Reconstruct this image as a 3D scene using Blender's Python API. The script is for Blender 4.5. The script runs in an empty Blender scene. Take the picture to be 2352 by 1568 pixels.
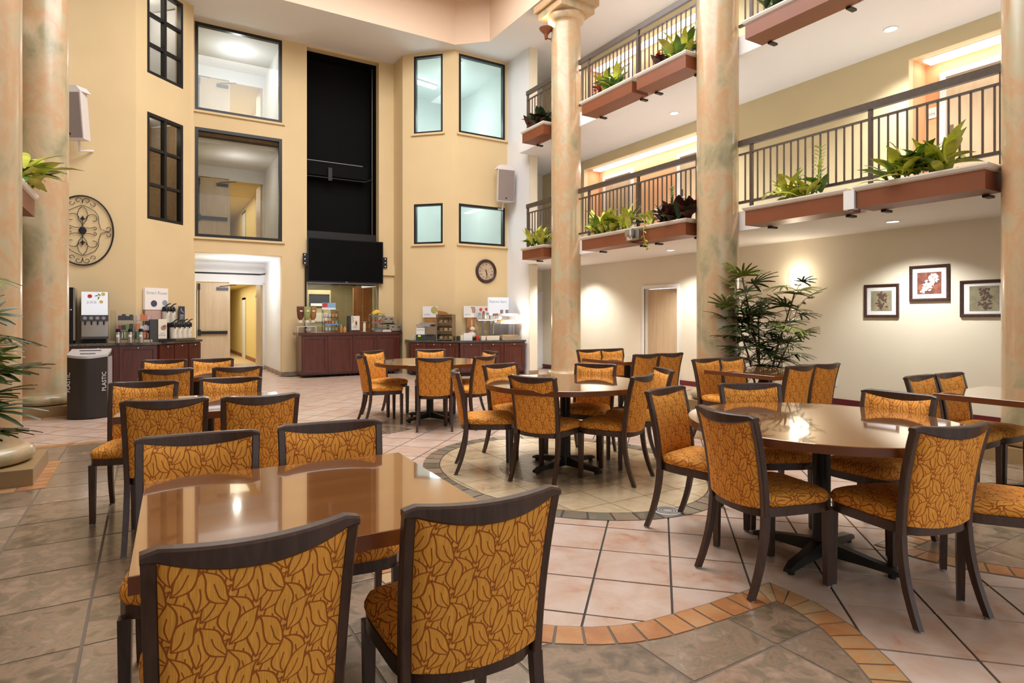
import bpy, math, random
from mathutils import Vector, Matrix
random.seed(7)
PI = math.pi
scene = bpy.context.scene
C = scene.collection

# ------------------------------------------------------------------ camera, world, exposure
cam_d = bpy.data.cameras.new('camera')
cam = bpy.data.objects.new('camera', cam_d)
C.objects.link(cam)
cam.location = (0.0, 0.0, 1.42)
cam.rotation_euler = (PI / 2, 0.0, -math.radians(31.2))
cam_d.sensor_fit = 'HORIZONTAL'
cam_d.sensor_width = 36.0
cam_d.lens = 36.0 * 1380.0 / 2352.0
cam_d.shift_y = -55.0 / 2352.0
cam_d.clip_start = 0.05
cam_d.clip_end = 200.0
scene.camera = cam
scene.view_settings.view_transform = 'Standard'
scene.view_settings.look = 'None'
scene.view_settings.gamma = 1.0
scene.view_settings.use_curve_mapping = False
scene.view_settings.exposure = 0.1
scene.cycles.adaptive_threshold = 0.04
scene.cycles.max_bounces = 5
scene.cycles.diffuse_bounces = 3
scene.cycles.glossy_bounces = 3
scene.cycles.transmission_bounces = 3
scene.cycles.transparent_max_bounces = 10
scene.cycles.caustics_reflective = False
scene.cycles.caustics_refractive = False

world = bpy.data.worlds.new('world')
scene.world = world
world.use_nodes = True
bg = world.node_tree.nodes['Background']
bg.inputs['Color'].default_value = (0.92, 0.965, 1.0, 1.0)
bg.inputs['Strength'].default_value = 1.1


def lamp(name, kind, loc, power, color=(1.0, 0.94, 0.86), size=0.2, size_y=None, rot=(0, 0, 0), spot=None):
    d = bpy.data.lights.new(name, kind)
    d.energy = power
    d.color = color
    if kind == 'AREA':
        d.size = size
        if size_y:
            d.shape = 'RECTANGLE'
            d.size_y = size_y
    elif kind == 'SPOT':
        d.spot_size = spot or math.radians(110)
        d.spot_blend = 0.7
        d.shadow_soft_size = size
    else:
        d.shadow_soft_size = size
    o = bpy.data.objects.new(name, d)
    C.objects.link(o)
    o.location = loc
    o.rotation_euler = rot
    return o


# added overhead fill light, unseen, just under the coffer's upper ceiling
lamp('coffer_fill_lamp', 'AREA', (3.3, 7.3, 9.1), 1050.0, (0.98, 0.99, 1.0), 5.6, 8.8)

# ------------------------------------------------------------------ materials
MATS = {}


def mat(name, color, rough=0.5, metal=0.0, spec=0.5, coat=0.0, emit=None, es=0.0, noise=None, bump=None, coatr=0.08, rand=0.0):
    """plain procedural principled material; noise=(scale, amount) mottles the colour, bump=(scale, strength)"""
    if name in MATS:
        return MATS[name]
    m = bpy.data.materials.new(name)
    m.use_nodes = True
    nt = m.node_tree
    b = nt.nodes['Principled BSDF']
    b.inputs['Base Color'].default_value = (*color, 1)
    b.inputs['Roughness'].default_value = rough
    b.inputs['Metallic'].default_value = metal
    b.inputs['Specular IOR Level'].default_value = spec
    b.inputs['Coat Weight'].default_value = coat
    b.inputs['Coat Roughness'].default_value = coatr
    if emit:
        b.inputs['Emission Color'].default_value = (*emit, 1)
        b.inputs['Emission Strength'].default_value = es
    tc = nt.nodes.new('ShaderNodeTexCoord')
    if noise:
        n = nt.nodes.new('ShaderNodeTexNoise')
        n.inputs['Scale'].default_value = noise[0]
        n.inputs['Detail'].default_value = 2
        nt.links.new(tc.outputs['Object'], n.inputs['Vector'])
        mp = nt.nodes.new('ShaderNodeMapRange')
        mp.inputs['From Min'].default_value = 0.3
        mp.inputs['From Max'].default_value = 0.7
        mp.inputs['To Min'].default_value = 1 - noise[1]
        mp.inputs['To Max'].default_value = 1 + noise[1]
        nt.links.new(n.outputs['Fac'], mp.inputs['Value'])
        mx = nt.nodes.new('ShaderNodeVectorMath')
        mx.operation = 'SCALE'
        mx.inputs[0].default_value = color
        nt.links.new(mp.outputs['Result'], mx.inputs['Scale'])
        nt.links.new(mx.outputs['Vector'], b.inputs['Base Color'])
    if bump:
        n2 = nt.nodes.new('ShaderNodeTexNoise')
        n2.inputs['Scale'].default_value = bump[0]
        n2.inputs['Detail'].default_value = 3
        nt.links.new(tc.outputs['Object'], n2.inputs['Vector'])
        bp = nt.nodes.new('ShaderNodeBump')
        bp.inputs['Strength'].default_value = bump[1]
        bp.inputs['Distance'].default_value = 0.01
        nt.links.new(n2.outputs['Fac'], bp.inputs['Height'])
        nt.links.new(bp.outputs['Normal'], b.inputs['Normal'])
    MATS[name] = m
    return m


def ramp(nt, stops):
    r = nt.nodes.new('ShaderNodeValToRGB')
    e = r.color_ramp.elements
    e[0].position, e[0].color = stops[0][0], (*stops[0][1], 1)
    e[1].position, e[1].color = stops[-1][0], (*stops[-1][1], 1)
    for p, c in stops[1:-1]:
        x = e.new(p)
        x.color = (*c, 1)
    return r


def mottled(name, stops, scale, rough, coat=0.0, stretch=(1, 1, 1), detail=5, distort=0.6, rand=0.35, bump=0.0, island=False, spec=0.5, world_coords=False):
    """noise through a colour ramp; every object (or mesh island) starts at its own place in the noise and on the ramp"""
    m = bpy.data.materials.new(name)
    m.use_nodes = True
    nt = m.node_tree
    L = nt.links.new
    b = nt.nodes['Principled BSDF']
    b.inputs['Roughness'].default_value = rough
    b.inputs['Coat Weight'].default_value = coat
    b.inputs['Coat Roughness'].default_value = 0.15
    b.inputs['Specular IOR Level'].default_value = spec
    tc = nt.nodes.new('ShaderNodeTexCoord')
    if island:
        g = nt.nodes.new('ShaderNodeNewGeometry')
        rnd = g.outputs['Random Per Island']
    else:
        g = nt.nodes.new('ShaderNodeObjectInfo')
        rnd = g.outputs['Random']
    mul = nt.nodes.new('ShaderNodeMath')
    mul.operation = 'MULTIPLY'
    mul.inputs[1].default_value = 37.0
    L(rnd, mul.inputs[0])
    add = nt.nodes.new('ShaderNodeVectorMath')
    add.operation = 'ADD'
    mpn = nt.nodes.new('ShaderNodeMapping')
    mpn.inputs['Scale'].default_value = stretch
    if world_coords:
        gg = nt.nodes.new('ShaderNodeNewGeometry')
        L(gg.outputs['Position'], mpn.inputs['Vector'])
    else:
        L(tc.outputs['Object'], mpn.inputs['Vector'])
    L(mpn.outputs['Vector'], add.inputs[0])
    if rand:
        L(mul.outputs[0], add.inputs[1])
    n = nt.nodes.new('ShaderNodeTexNoise')
    n.inputs['Scale'].default_value = scale
    n.inputs['Detail'].default_value = detail
    n.inputs['Roughness'].default_value = 0.62
    n.inputs['Distortion'].default_value = distort
    L(add.outputs[0], n.inputs['Vector'])
    off = nt.nodes.new('ShaderNodeMath')
    off.operation = 'MULTIPLY_ADD'
    off.inputs[1].default_value = rand
    off.inputs[2].default_value = -rand / 2
    L(rnd, off.inputs[0])
    sm = nt.nodes.new('ShaderNodeMath')
    sm.operation = 'ADD'
    L(n.outputs['Fac'], sm.inputs[0])
    L(off.outputs[0], sm.inputs[1])
    r = ramp(nt, stops)
    L(sm.outputs[0], r.inputs['Fac'])
    L(r.outputs['Color'], b.inputs['Base Color'])
    if bump:
        bp = nt.nodes.new('ShaderNodeBump')
        bp.inputs['Strength'].default_value = bump
        bp.inputs['Distance'].default_value = 0.01
        L(n.outputs['Fac'], bp.inputs['Height'])
        L(bp.outputs['Normal'], b.inputs['Normal'])
    MATS[name] = m
    return m


def glass_mat(name, tint, refl=0.5, rough=0.0):
    m = bpy.data.materials.new(name)
    m.use_nodes = True
    nt = m.node_tree
    nt.nodes.clear()
    L = nt.links.new
    out = nt.nodes.new('ShaderNodeOutputMaterial')
    tr = nt.nodes.new('ShaderNodeBsdfTransparent')
    tr.inputs['Color'].default_value = (*tint, 1)
    gl = nt.nodes.new('ShaderNodeBsdfGlossy')
    gl.inputs['Roughness'].default_value = rough
    # Schlick reflectance, the same from both sides of the thin pane
    lw = nt.nodes.new('ShaderNodeLayerWeight')
    lw.inputs['Blend'].default_value = 0.5
    pw = nt.nodes.new('ShaderNodeMath')
    pw.operation = 'POWER'
    pw.inputs[1].default_value = 5.0
    L(lw.outputs['Facing'], pw.inputs[0])
    f0 = (refl / (2.0 + refl)) ** 2
    fr = nt.nodes.new('ShaderNodeMath')
    fr.operation = 'MULTIPLY_ADD'
    fr.inputs[1].default_value = 1.0 - f0
    fr.inputs[2].default_value = f0
    L(pw.outputs[0], fr.inputs[0])
    mx = nt.nodes.new('ShaderNodeMixShader')
    L(fr.outputs[0], mx.inputs[0])
    L(tr.outputs[0], mx.inputs[1])
    L(gl.outputs[0], mx.inputs[2])
    L(mx.outputs[0], out.inputs['Surface'])
    MATS[name] = m
    return m


def leaf_group():
    """one lattice of pointed leaves: Inside mask and Line mask (outline and mid vein), in metres of cloth"""
    g = bpy.data.node_groups.new('leaf_layer', 'ShaderNodeTree')
    itf = g.interface
    itf.new_socket('Vector', in_out='INPUT', socket_type='NodeSocketVector')
    itf.new_socket('Offset', in_out='INPUT', socket_type='NodeSocketVector')
    itf.new_socket('Cos', in_out='INPUT', socket_type='NodeSocketFloat')
    itf.new_socket('Sin', in_out='INPUT', socket_type='NodeSocketFloat')
    itf.new_socket('Bend', in_out='INPUT', socket_type='NodeSocketFloat')
    itf.new_socket('Inside', in_out='OUTPUT', socket_type='NodeSocketFloat')
    itf.new_socket('Line', in_out='OUTPUT', socket_type='NodeSocketFloat')
    N = g.nodes.new
    L = g.links.new
    gi, go = N('NodeGroupInput'), N('NodeGroupOutput')

    def M(op, a, b=None, c=None):
        n = N('ShaderNodeMath')
        n.operation = op
        for i, v in enumerate((a, b, c)):
            if v is None:
                continue
            if isinstance(v, (int, float)):
                n.inputs[i].default_value = v
            else:
                L(v, n.inputs[i])
        return n.outputs[0]
    add = N('ShaderNodeVectorMath')
    L(gi.outputs['Vector'], add.inputs[0])
    L(gi.outputs['Offset'], add.inputs[1])
    div = N('ShaderNodeVectorMath')
    div.operation = 'DIVIDE'
    L(add.outputs[0], div.inputs[0])
    CX, CY = 0.118, 0.134
    div.inputs[1].default_value = (CX, CY, 1)
    fr = N('ShaderNodeVectorMath')
    fr.operation = 'FRACTION'
    L(div.outputs[0], fr.inputs[0])
    sep = N('ShaderNodeSeparateXYZ')
    L(fr.outputs[0], sep.inputs[0])
    x = M('MULTIPLY', M('SUBTRACT', sep.outputs[0], 0.5), CX)
    y = M('MULTIPLY', M('SUBTRACT', sep.outputs[1], 0.5), CY)
    ca, sa = gi.outputs['Cos'], gi.outputs['Sin']
    xr = M('MULTIPLY_ADD', x, ca, M('MULTIPLY', y, sa))
    yr = M('SUBTRACT', M('MULTIPLY', y, ca), M('MULTIPLY', x, sa))
    LEN = 0.100
    t = M('DIVIDE', M('ADD', yr, LEN / 2), LEN)
    tc = M('MINIMUM', M('MAXIMUM', t, 0.0), 1.0)
    xr = M('MULTIPLY_ADD', gi.outputs['Bend'], M('SINE', M('MULTIPLY', tc, 2 * PI)), xr)
    w = M('MULTIPLY', M('POWER', M('SINE', M('MULTIPLY', M('POWER', tc, 0.85), PI)), 1.15), 0.0212)
    d = M('SUBTRACT', M('ABSOLUTE', xr), w)
    valid = M('MULTIPLY', M('GREATER_THAN', t, -0.01), M('LESS_THAN', t, 1.01))
    LW = 0.0022
    inside = M('MULTIPLY', M('LESS_THAN', d, LW), valid)
    line = M('LESS_THAN', M('ABSOLUTE', d), LW)
    vein = M('MULTIPLY', M('LESS_THAN', M('ABSOLUTE', xr), LW * 0.75), M('LESS_THAN', t, 0.58))
    both = M('MULTIPLY', M('MAXIMUM', line, vein), valid)
    L(inside, go.inputs['Inside'])
    L(both, go.inputs['Line'])
    return g


def fabric_mat(name, base, line):
    m = bpy.data.materials.new(name)
    m.use_nodes = True
    nt = m.node_tree
    N, L = nt.nodes.new, nt.links.new
    b = nt.nodes['Principled BSDF']
    b.inputs['Roughness'].default_value = 0.75
    b.inputs['Specular IOR Level'].default_value = 0.3
    b.inputs['Sheen Weight'].default_value = 0.0
    b.inputs['Sheen Tint'].default_value = (1.0, 0.8, 0.5, 1)
    uv = N('ShaderNodeUVMap')
    oi = N('ShaderNodeObjectInfo')
    sh = N('ShaderNodeVectorMath')
    sh.operation = 'SCALE'
    sh.inputs[0].default_value = (0.7, 1.3, 0)
    L(oi.outputs['Random'], sh.inputs['Scale'])
    p0 = N('ShaderNodeVectorMath')
    L(uv.outputs[0], p0.inputs[0])
    L(sh.outputs[0], p0.inputs[1])
    # slight wobble so the drawn outlines look hand made
    wn = N('ShaderNodeTexNoise')
    wn.inputs['Scale'].default_value = 9.0
    L(p0.outputs[0], wn.inputs['Vector'])
    ws = N('ShaderNodeVectorMath')
    ws.operation = 'MULTIPLY_ADD'
    L(wn.outputs['Color'], ws.inputs[0])
    ws.inputs[1].default_value = (0.022, 0.022, 0)
    L(p0.outputs[0], ws.inputs[2])
    grp = leaf_group()
    cur = None
    K_ = 0.894
    layers = [((0.033, 0.075), 0.15, 0.003), ((0.099, 0.0), -0.15, -0.003),
              ((0.036, 0.004), 0.62, 0.005), ((-0.034, 0.035), -0.62, -0.005), ((0.0, -0.032), 0.06, 0.004),
              ((0.102, 0.079), 0.62, 0.005), ((0.032, 0.11), -0.62, -0.005), ((0.066, 0.043), -0.06, -0.004)]
    for (ox, oy), ang, bend in layers:
        g = N('ShaderNodeGroup')
        g.node_tree = grp
        g.inputs['Offset'].default_value = (ox * K_, oy * K_, 0)
        g.inputs['Cos'].default_value = math.cos(ang)
        g.inputs['Sin'].default_value = math.sin(ang)
        g.inputs['Bend'].default_value = bend
        L(ws.outputs[0], g.inputs['Vector'])
        mx = N('ShaderNodeMix')
        mx.data_type = 'FLOAT'
        L(g.outputs['Inside'], mx.inputs['Factor'])
        if cur is None:
            mx.inputs['A'].default_value = 0.0
        else:
            L(cur, mx.inputs['A'])
        L(g.outputs['Line'], mx.inputs['B'])
        cur = mx.outputs['Result']
    # vertical weave
    wv = N('ShaderNodeMapping')
    wv.inputs['Scale'].default_value = (420, 14, 1)
    L(uv.outputs[0], wv.inputs['Vector'])
    n2 = N('ShaderNodeTexNoise')
    n2.inputs['Scale'].default_value = 1.0
    L(wv.outputs[0], n2.inputs['Vector'])
    r = ramp(nt, [(0.25, tuple(c * 0.8 for c in base)), (0.75, tuple(min(1, c * 1.2) for c in base))])
    L(n2.outputs['Fac'], r.inputs['Fac'])
    mc = N('ShaderNodeMix')
    mc.data_type = 'RGBA'
    L(cur, mc.inputs['Factor'])
    L(r.outputs['Color'], mc.inputs[6])
    mc.inputs[7].default_value = (*line, 1)
    L(mc.outputs[2], b.inputs['Base Color'])
    bp = N('ShaderNodeBump')
    bp.inputs['Strength'].default_value = 0.35
    bp.inputs['Distance'].default_value = 0.002
    L(cur, bp.inputs['Height'])
    L(bp.outputs['Normal'], b.inputs['Normal'])
    MATS[name] = m
    return m


YEL = mat('wall_yellow', (0.72, 0.545, 0.30), 0.75, noise=(1.2, 0.03))
YEL_LIT = mat('wall_yellow_lit', (0.80, 0.74, 0.60), 0.75, noise=(1.2, 0.03))  # yellow wall paint with the whitish downlight wash put into its colour
PALE2 = mat('wall_straw', (0.78, 0.65, 0.39), 0.75, noise=(1.2, 0.03))
WHITE = mat('wall_white', (0.83, 0.83, 0.85), 0.7)
CEIL = mat('ceiling_white', (0.86, 0.84, 0.83), 0.8)
PINK = mat('coffer_pink', (0.80, 0.60, 0.44), 0.8)
PEACH = mat('wall_peach', (0.78, 0.42, 0.21), 0.75)
TRIM = mat('trim_white', (0.84, 0.84, 0.84), 0.45)
MARBLE = mottled('painted_marble', [(0.30, (0.26, 0.23, 0.13)), (0.40, (0.40, 0.33, 0.19)), (0.47, (0.50, 0.37, 0.22)), (0.55, (0.52, 0.31, 0.16)), (0.60, (0.49, 0.36, 0.21)), (0.68, (0.45, 0.40, 0.25)), (0.8, (0.58, 0.45, 0.29))], 1.9, 0.30, coat=0.35, stretch=(1.0, 1.0, 0.7), detail=5, distort=0.35, rand=0.05)
PLINTH = mat('plinth_tan', (0.34, 0.22, 0.10), 0.35)
MAHOG = mottled('mahogany', [(0.3, (0.050, 0.010, 0.006)), (0.7, (0.115, 0.024, 0.014))], 3.0, 0.32, coat=0.3, stretch=(6, 6, 0.6), rand=0.1)
GRANITE = mottled('granite', [(0.35, (0.02, 0.025, 0.02)), (0.5, (0.09, 0.09, 0.07)), (0.7, (0.22, 0.21, 0.17))], 60.0, 0.15, coat=0.4, rand=0.1)
TILE = mottled('pink_tile', [(0.28, (0.49, 0.23, 0.135)), (0.40, (0.55, 0.365, 0.27)), (0.56, (0.59, 0.445, 0.36)), (0.8, (0.63, 0.505, 0.43))], 5.5, 0.38, coat=0.25, detail=5, distort=0.4, rand=0.06, bump=0.12)
TILEF = mottled('pink_tile_field', [(0.28, (0.49, 0.23, 0.135)), (0.40, (0.55, 0.365, 0.27)), (0.56, (0.59, 0.445, 0.36)), (0.8, (0.63, 0.505, 0.43))], 5.5, 0.38, coat=0.25, detail=5, distort=0.4, rand=0.06, bump=0.12, island=True)
SLATE = mottled('slate_tile', [(0.26, (0.11, 0.078, 0.050)), (0.40, (0.20, 0.145, 0.09)), (0.48, (0.31, 0.20, 0.13)), (0.56, (0.22, 0.17, 0.115)), (0.66, (0.36, 0.24, 0.165)), (0.8, (0.44, 0.31, 0.22))], 9.0, 0.33, coat=0.65, detail=7, distort=0.5, rand=0.22, bump=0.3)
BORDER = mottled('orange_border_tile', [(0.3, (0.42, 0.17, 0.06)), (0.5, (0.52, 0.24, 0.09)), (0.7, (0.46, 0.30, 0.15)), (0.85, (0.56, 0.38, 0.20))], 7.0, 0.35, coat=0.3, detail=6, rand=0.5, bump=0.25)
RING = mottled('grey_ring_tile', [(0.3, (0.12, 0.11, 0.08)), (0.45, (0.24, 0.18, 0.12)), (0.55, (0.18, 0.17, 0.125)), (0.7, (0.30, 0.21, 0.14)), (0.85, (0.22, 0.21, 0.16))], 7.0, 0.35, coat=0.35, rand=0.45, bump=0.2)
CREAMT = mottled('cream_tile', [(0.3, (0.42, 0.30, 0.17)), (0.45, (0.58, 0.44, 0.27)), (0.7, (0.66, 0.53, 0.35))], 6.0, 0.25, coat=0.4, rand=0.15, bump=0.15)
STONE = mottled('pebbled_stone', [(0.3, (0.12, 0.10, 0.05)), (0.5, (0.30, 0.24, 0.14)), (0.7, (0.45, 0.38, 0.26))], 16.0, 0.3, coat=0.3, rand=0.0, bump=0.6)
SGROUT = mat('slate_grout', (0.17, 0.125, 0.09), 0.8)
GROUT = mat('grout', (0.055, 0.045, 0.036), 0.8)
FABRIC = fabric_mat('leaf_fabric', (0.84, 0.365, 0.056), (0.36, 0.098, 0.014))
FRAME = mottled('dark_walnut', [(0.3, (0.040, 0.018, 0.011)), (0.7, (0.070, 0.033, 0.021))], 14.0, 0.38, coat=0.15, stretch=(3, 3, 0.5), rand=0.05, detail=2)
TABLE = mottled('polished_tabletop', [(0.3, (0.25, 0.088, 0.022)), (0.7, (0.31, 0.120, 0.034))], 3.0, 0.10, coat=1.0, stretch=(0.3, 3, 1), rand=0.05)
TABLE.node_tree.nodes['Principled BSDF'].inputs['Coat IOR'].default_value = 1.75
TABLE.node_tree.nodes['Principled BSDF'].inputs['Coat Roughness'].default_value = 0.03
TEDGE = mat('table_edge', (0.15, 0.045, 0.014), 0.3, coat=0.4)
BLACK = mat('black_metal', (0.010, 0.010, 0.010), 0.38, spec=0.4)
BPLAST = mat('black_plastic', (0.010, 0.010, 0.011), 0.35, spec=0.3)
MATTE = mat('matte_black', (0.006, 0.006, 0.006), 0.75, spec=0.08)
SCREEN = mat('tv_screen', (0.003, 0.003, 0.003), 0.35, spec=0.08)
BRONZE = mat('bronze_rail', (0.075, 0.052, 0.038), 0.38, spec=0.5, noise=(20, 0.12))
TERRA = mat('terracotta_planter', (0.21, 0.062, 0.022), 0.42, noise=(3, 0.06))
RIM = mat('planter_rim', (0.78, 0.73, 0.66), 0.5)
SOIL = mat('potting_moss', (0.16, 0.115, 0.08), 0.95, noise=(60, 0.5), bump=(90, 1.0))
LEAFY = mat('leaf_yellow_green', (0.52, 0.54, 0.07), 0.4, noise=(12, 0.25))
LEAFG = mat('leaf_green', (0.12, 0.22, 0.035), 0.38, noise=(12, 0.3))
LEAFD = mat('leaf_dark_green', (0.030, 0.055, 0.018), 0.38, noise=(12, 0.3))
LEAFR = mat('leaf_dark_red', (0.075, 0.022, 0.018), 0.4, noise=(15, 0.4))
BRACT = mat('bract_red', (0.55, 0.05, 0.045), 0.4, noise=(15, 0.25))
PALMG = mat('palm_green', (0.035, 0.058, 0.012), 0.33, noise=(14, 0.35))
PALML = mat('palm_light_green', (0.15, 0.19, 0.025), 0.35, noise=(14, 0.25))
CANE = mat('palm_cane', (0.10, 0.055, 0.03), 0.8, noise=(40, 0.4))
STEEL = mat('brushed_steel', (0.55, 0.53, 0.50), 0.28, metal=1.0)
CHROME = mat('chrome', (0.75, 0.75, 0.75), 0.12, metal=1.0)
WPLAST = mat('white_plastic', (0.80, 0.79, 0.77), 0.35)
CREAMP = mat('cream_plastic', (0.76, 0.70, 0.58), 0.4)
GREYP = mat('grey_plastic', (0.30, 0.30, 0.31), 0.4)
DGREY = mat('dark_grey_plastic', (0.05, 0.05, 0.055), 0.4)
TRASHB = mat('trash_body', (0.026, 0.020, 0.018), 0.42)
GRILLE = mat('speaker_grille', (0.27, 0.21, 0.185), 0.7, noise=(300, 0.25))
SPKC = mat('speaker_cabinet', (0.76, 0.70, 0.68), 0.45)
DOORW = mottled('maple_door', [(0.3, (0.58, 0.42, 0.26)), (0.7, (0.68, 0.52, 0.34))], 3.0, 0.4, stretch=(5, 5, 0.5), rand=0.1)
GLASS = glass_mat('window_glass', (0.96, 0.985, 0.97), 0.45)
GLASSG = glass_mat('stair_glass', (0.90, 0.97, 0.965), 0.4)
GLASSD = glass_mat('dark_glass', (0.80, 0.78, 0.72), 0.55)
CLEAR = glass_mat('clear_plastic', (0.93, 0.93, 0.92), 0.4)
LAMPW = mat('lamp_white', (1, 1, 1), 0.5, emit=(1.0, 0.97, 0.92), es=8.5)
LAMPD = mat('downlight_lens', (1, 1, 1), 0.5, emit=(1.0, 0.97, 0.95), es=9.0)
LAMPC = mat('fluorescent_tube', (1, 1, 1), 0.5, emit=(0.93, 1.0, 0.98), es=7.0)
SCONCE = mat('sconce_glass', (1, 1, 1), 0.5, emit=(1.0, 0.90, 0.72), es=7.0)
LIGHTBOX = mat('lightbox_panel', (0.62, 0.64, 0.68), 0.4, emit=(0.92, 0.95, 1.0), es=0.38)
LIGHTBOXW = mat('warm_lightbox', (0.62, 0.56, 0.52), 0.4, emit=(1.0, 0.88, 0.78), es=0.25)
BASEB = mat('burgundy_baseboard', (0.13, 0.010, 0.016), 0.5)
BASEO = mat('wood_baseboard', (0.30, 0.10, 0.04), 0.5)
BASET = mat('tile_baseboard', (0.30, 0.22, 0.16), 0.5, noise=(8, 0.3))
CARPET = mat('corridor_carpet', (0.62, 0.47, 0.26), 0.95, noise=(12, 0.15))
CORR = mat('corridor_yellow', (0.82, 0.66, 0.30), 0.7)
OFFW = mat('stair_wall', (0.80, 0.84, 0.84), 0.7)
OAK = mat('orange_oak', (0.42, 0.17, 0.05), 0.4, noise=(9, 0.15))
LWOOD = mat('light_wood', (0.55, 0.38, 0.22), 0.5, noise=(14, 0.12))
DWOOD = mat('frame_wood', (0.050, 0.022, 0.016), 0.3, noise=(30, 0.3))
MATBRD = mat('mat_board', (0.74, 0.74, 0.76), 0.7)

# ------------------------------------------------------------------ mesh helpers
class MB:
    def __init__(s):
        s.v, s.f, s.uv = [], [], {}

    def add(s, vs, fs, M=None):
        o = len(s.v)
        s.v += [tuple(M @ Vector(p)) if M is not None else tuple(p) for p in vs]
        s.f += [tuple(i + o for i in f) for f in fs]
        return s

    def box(s, x0, x1, y0, y1, z0, z1, M=None):
        return s.add([(x0, y0, z0), (x1, y0, z0), (x1, y1, z0), (x0, y1, z0), (x0, y0, z1), (x1, y0, z1), (x1, y1, z1), (x0, y1, z1)],
                     [(0, 3, 2, 1), (4, 5, 6, 7), (0, 1, 5, 4), (1, 2, 6, 5), (2, 3, 7, 6), (3, 0, 4, 7)], M)

    def prism(s, poly, z0, z1, M=None, top_in=0.0):
        a = sum(p[0] * q[1] - q[0] * p[1] for p, q in zip(poly, poly[1:] + poly[:1]))
        if a < 0:
            poly = poly[::-1]
        n = len(poly)
        fs = [tuple(range(n))[::-1], tuple(range(n, 2 * n))] + [(i, (i + 1) % n, n + (i + 1) % n, n + i) for i in range(n)]
        return s.add([(x, y, z0) for x, y in poly] + [(x, y, z1) for x, y in poly], fs, M)

    def lathe(s, prof, n=20, M=None, sx=1.0, sy=1.0):
        vs, fs = [], []
        k = len(prof)
        for i in range(n):
            a = 2 * PI * i / n
            vs += [(r * math.cos(a) * sx, r * math.sin(a) * sy, z) for r, z in prof]
        for i in range(n):
            j = (i + 1) % n
            for q in range(k - 1):
                fs.append((i * k + q, j * k + q, j * k + q + 1, i * k + q + 1))
        ring = math.hypot(prof[0][0] - prof[-1][0], prof[0][1] - prof[-1][1]) < 1e-6
        if prof[0][0] > 1e-5 and not ring:
            fs.append(tuple(i * k for i in range(n))[::-1])
        if prof[-1][0] > 1e-5 and not ring:
            fs.append(tuple(i * k + k - 1 for i in range(n)))
        return s.add(vs, fs, M)

    def loft(s, secs, cap=True, closed=False, M=None):
        n = len(secs[0])
        vs = [p for sec in secs for p in sec]
        fs = []
        m = len(secs)
        for a in range(m if closed else m - 1):
            b = (a + 1) % m
            for i in range(n):
                j = (i + 1) % n
                fs.append((a * n + i, a * n + j, b * n + j, b * n + i))
        if cap and not closed:
            fs.append(tuple(range(n))[::-1])
            fs.append(tuple(range((m - 1) * n, m * n)))
        return s.add(vs, fs, M)

    def tube(s, path, r, n=6, closed=False, M=None):
        P = [Vector(p) for p in path]
        secs = []
        m = len(P)
        up = Vector((0, 0, 1))
        prev = None
        for i, p in enumerate(P):
            if closed:
                t = P[(i + 1) % m] - P[i - 1]
            else:
                t = P[min(i + 1, m - 1)] - P[max(i - 1, 0)]
            t.normalize()
            if prev is None:
                a = t.cross(up)
                if a.length < 1e-3:
                    a = t.cross(Vector((1, 0, 0)))
            else:
                a = prev - t * prev.dot(t)
            a.normalize()
            prev = a
            b = t.cross(a)
            rr = r[i] if isinstance(r, (list, tuple)) else r
            secs.append([tuple(p + (a * math.cos(2 * PI * k / n) + b * math.sin(2 * PI * k / n)) * rr) for k in range(n)])
        return s.loft(secs, closed=closed, M=M)

    def ico(s, c, r, M=None, nu=10, nv=6, sz=1.0):
        pr = [(max(1e-6, r * math.sin(PI * i / nv)), -r * sz * math.cos(PI * i / nv)) for i in range(nv + 1)]
        return s.lathe(pr, nu, (M or Matrix()) @ Matrix.Translation(c))

    def mesh(s, name, m, smooth=None):
        me = bpy.data.meshes.new(name)
        me.from_pydata(s.v, [], s.f)
        me.update()
        if m is not None:
            me.materials.append(m)
        if smooth is not None:
            me.polygons.foreach_set('use_smooth', [True] * len(me.polygons))
            me.set_sharp_from_angle(angle=math.radians(smooth))
        return me

    def build(s, name, m, parent=None, smooth=None, loc=None, rz=0.0):
        return obj(name, s.mesh(name, m, smooth), parent, loc, rz)


def obj(name, data, parent=None, loc=None, rz=0.0, rot=None):
    o = bpy.data.objects.new(name, data)
    C.objects.link(o)
    if parent:
        o.parent = parent
    if loc is not None:
        o.location = loc
    if rot is not None:
        o.rotation_euler = rot
    elif rz:
        o.rotation_euler = (0, 0, rz)
    return o


def tag(o, label, cat, group=None, kind=None):
    o['label'] = label
    o['category'] = cat
    if group:
        o['group'] = group
    if kind:
        o['kind'] = kind
    return o


def struct(o):
    o['kind'] = 'structure'
    return o


def thing(name, label, cat, loc=(0, 0, 0), rz=0.0, group=None):
    o = obj(name, None, None, loc, rz)
    o.empty_display_size = 0.1
    return tag(o, label, cat, group)


def dup(root, loc, rz, label, group=None):
    r = root.copy()
    C.objects.link(r)
    r.location = loc
    r.rotation_euler = (0, 0, rz)
    r['label'] = label
    if group:
        r['group'] = group
    for ch in list(root.children):
        c = ch.copy()
        C.objects.link(c)
        c.parent = r
        for gch in list(ch.children):
            d = gch.copy()
            C.objects.link(d)
            d.parent = c
    return r


def BX(name, m, parent, x0, x1, y0, y1, z0, z1, M=None):
    return MB().box(x0, x1, y0, y1, z0, z1, M).build(name, m, parent)


def TR(x, y, z, rz=0.0):
    return Matrix.Translation((x, y, z)) @ Matrix.Rotation(rz, 4, 'Z')


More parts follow.
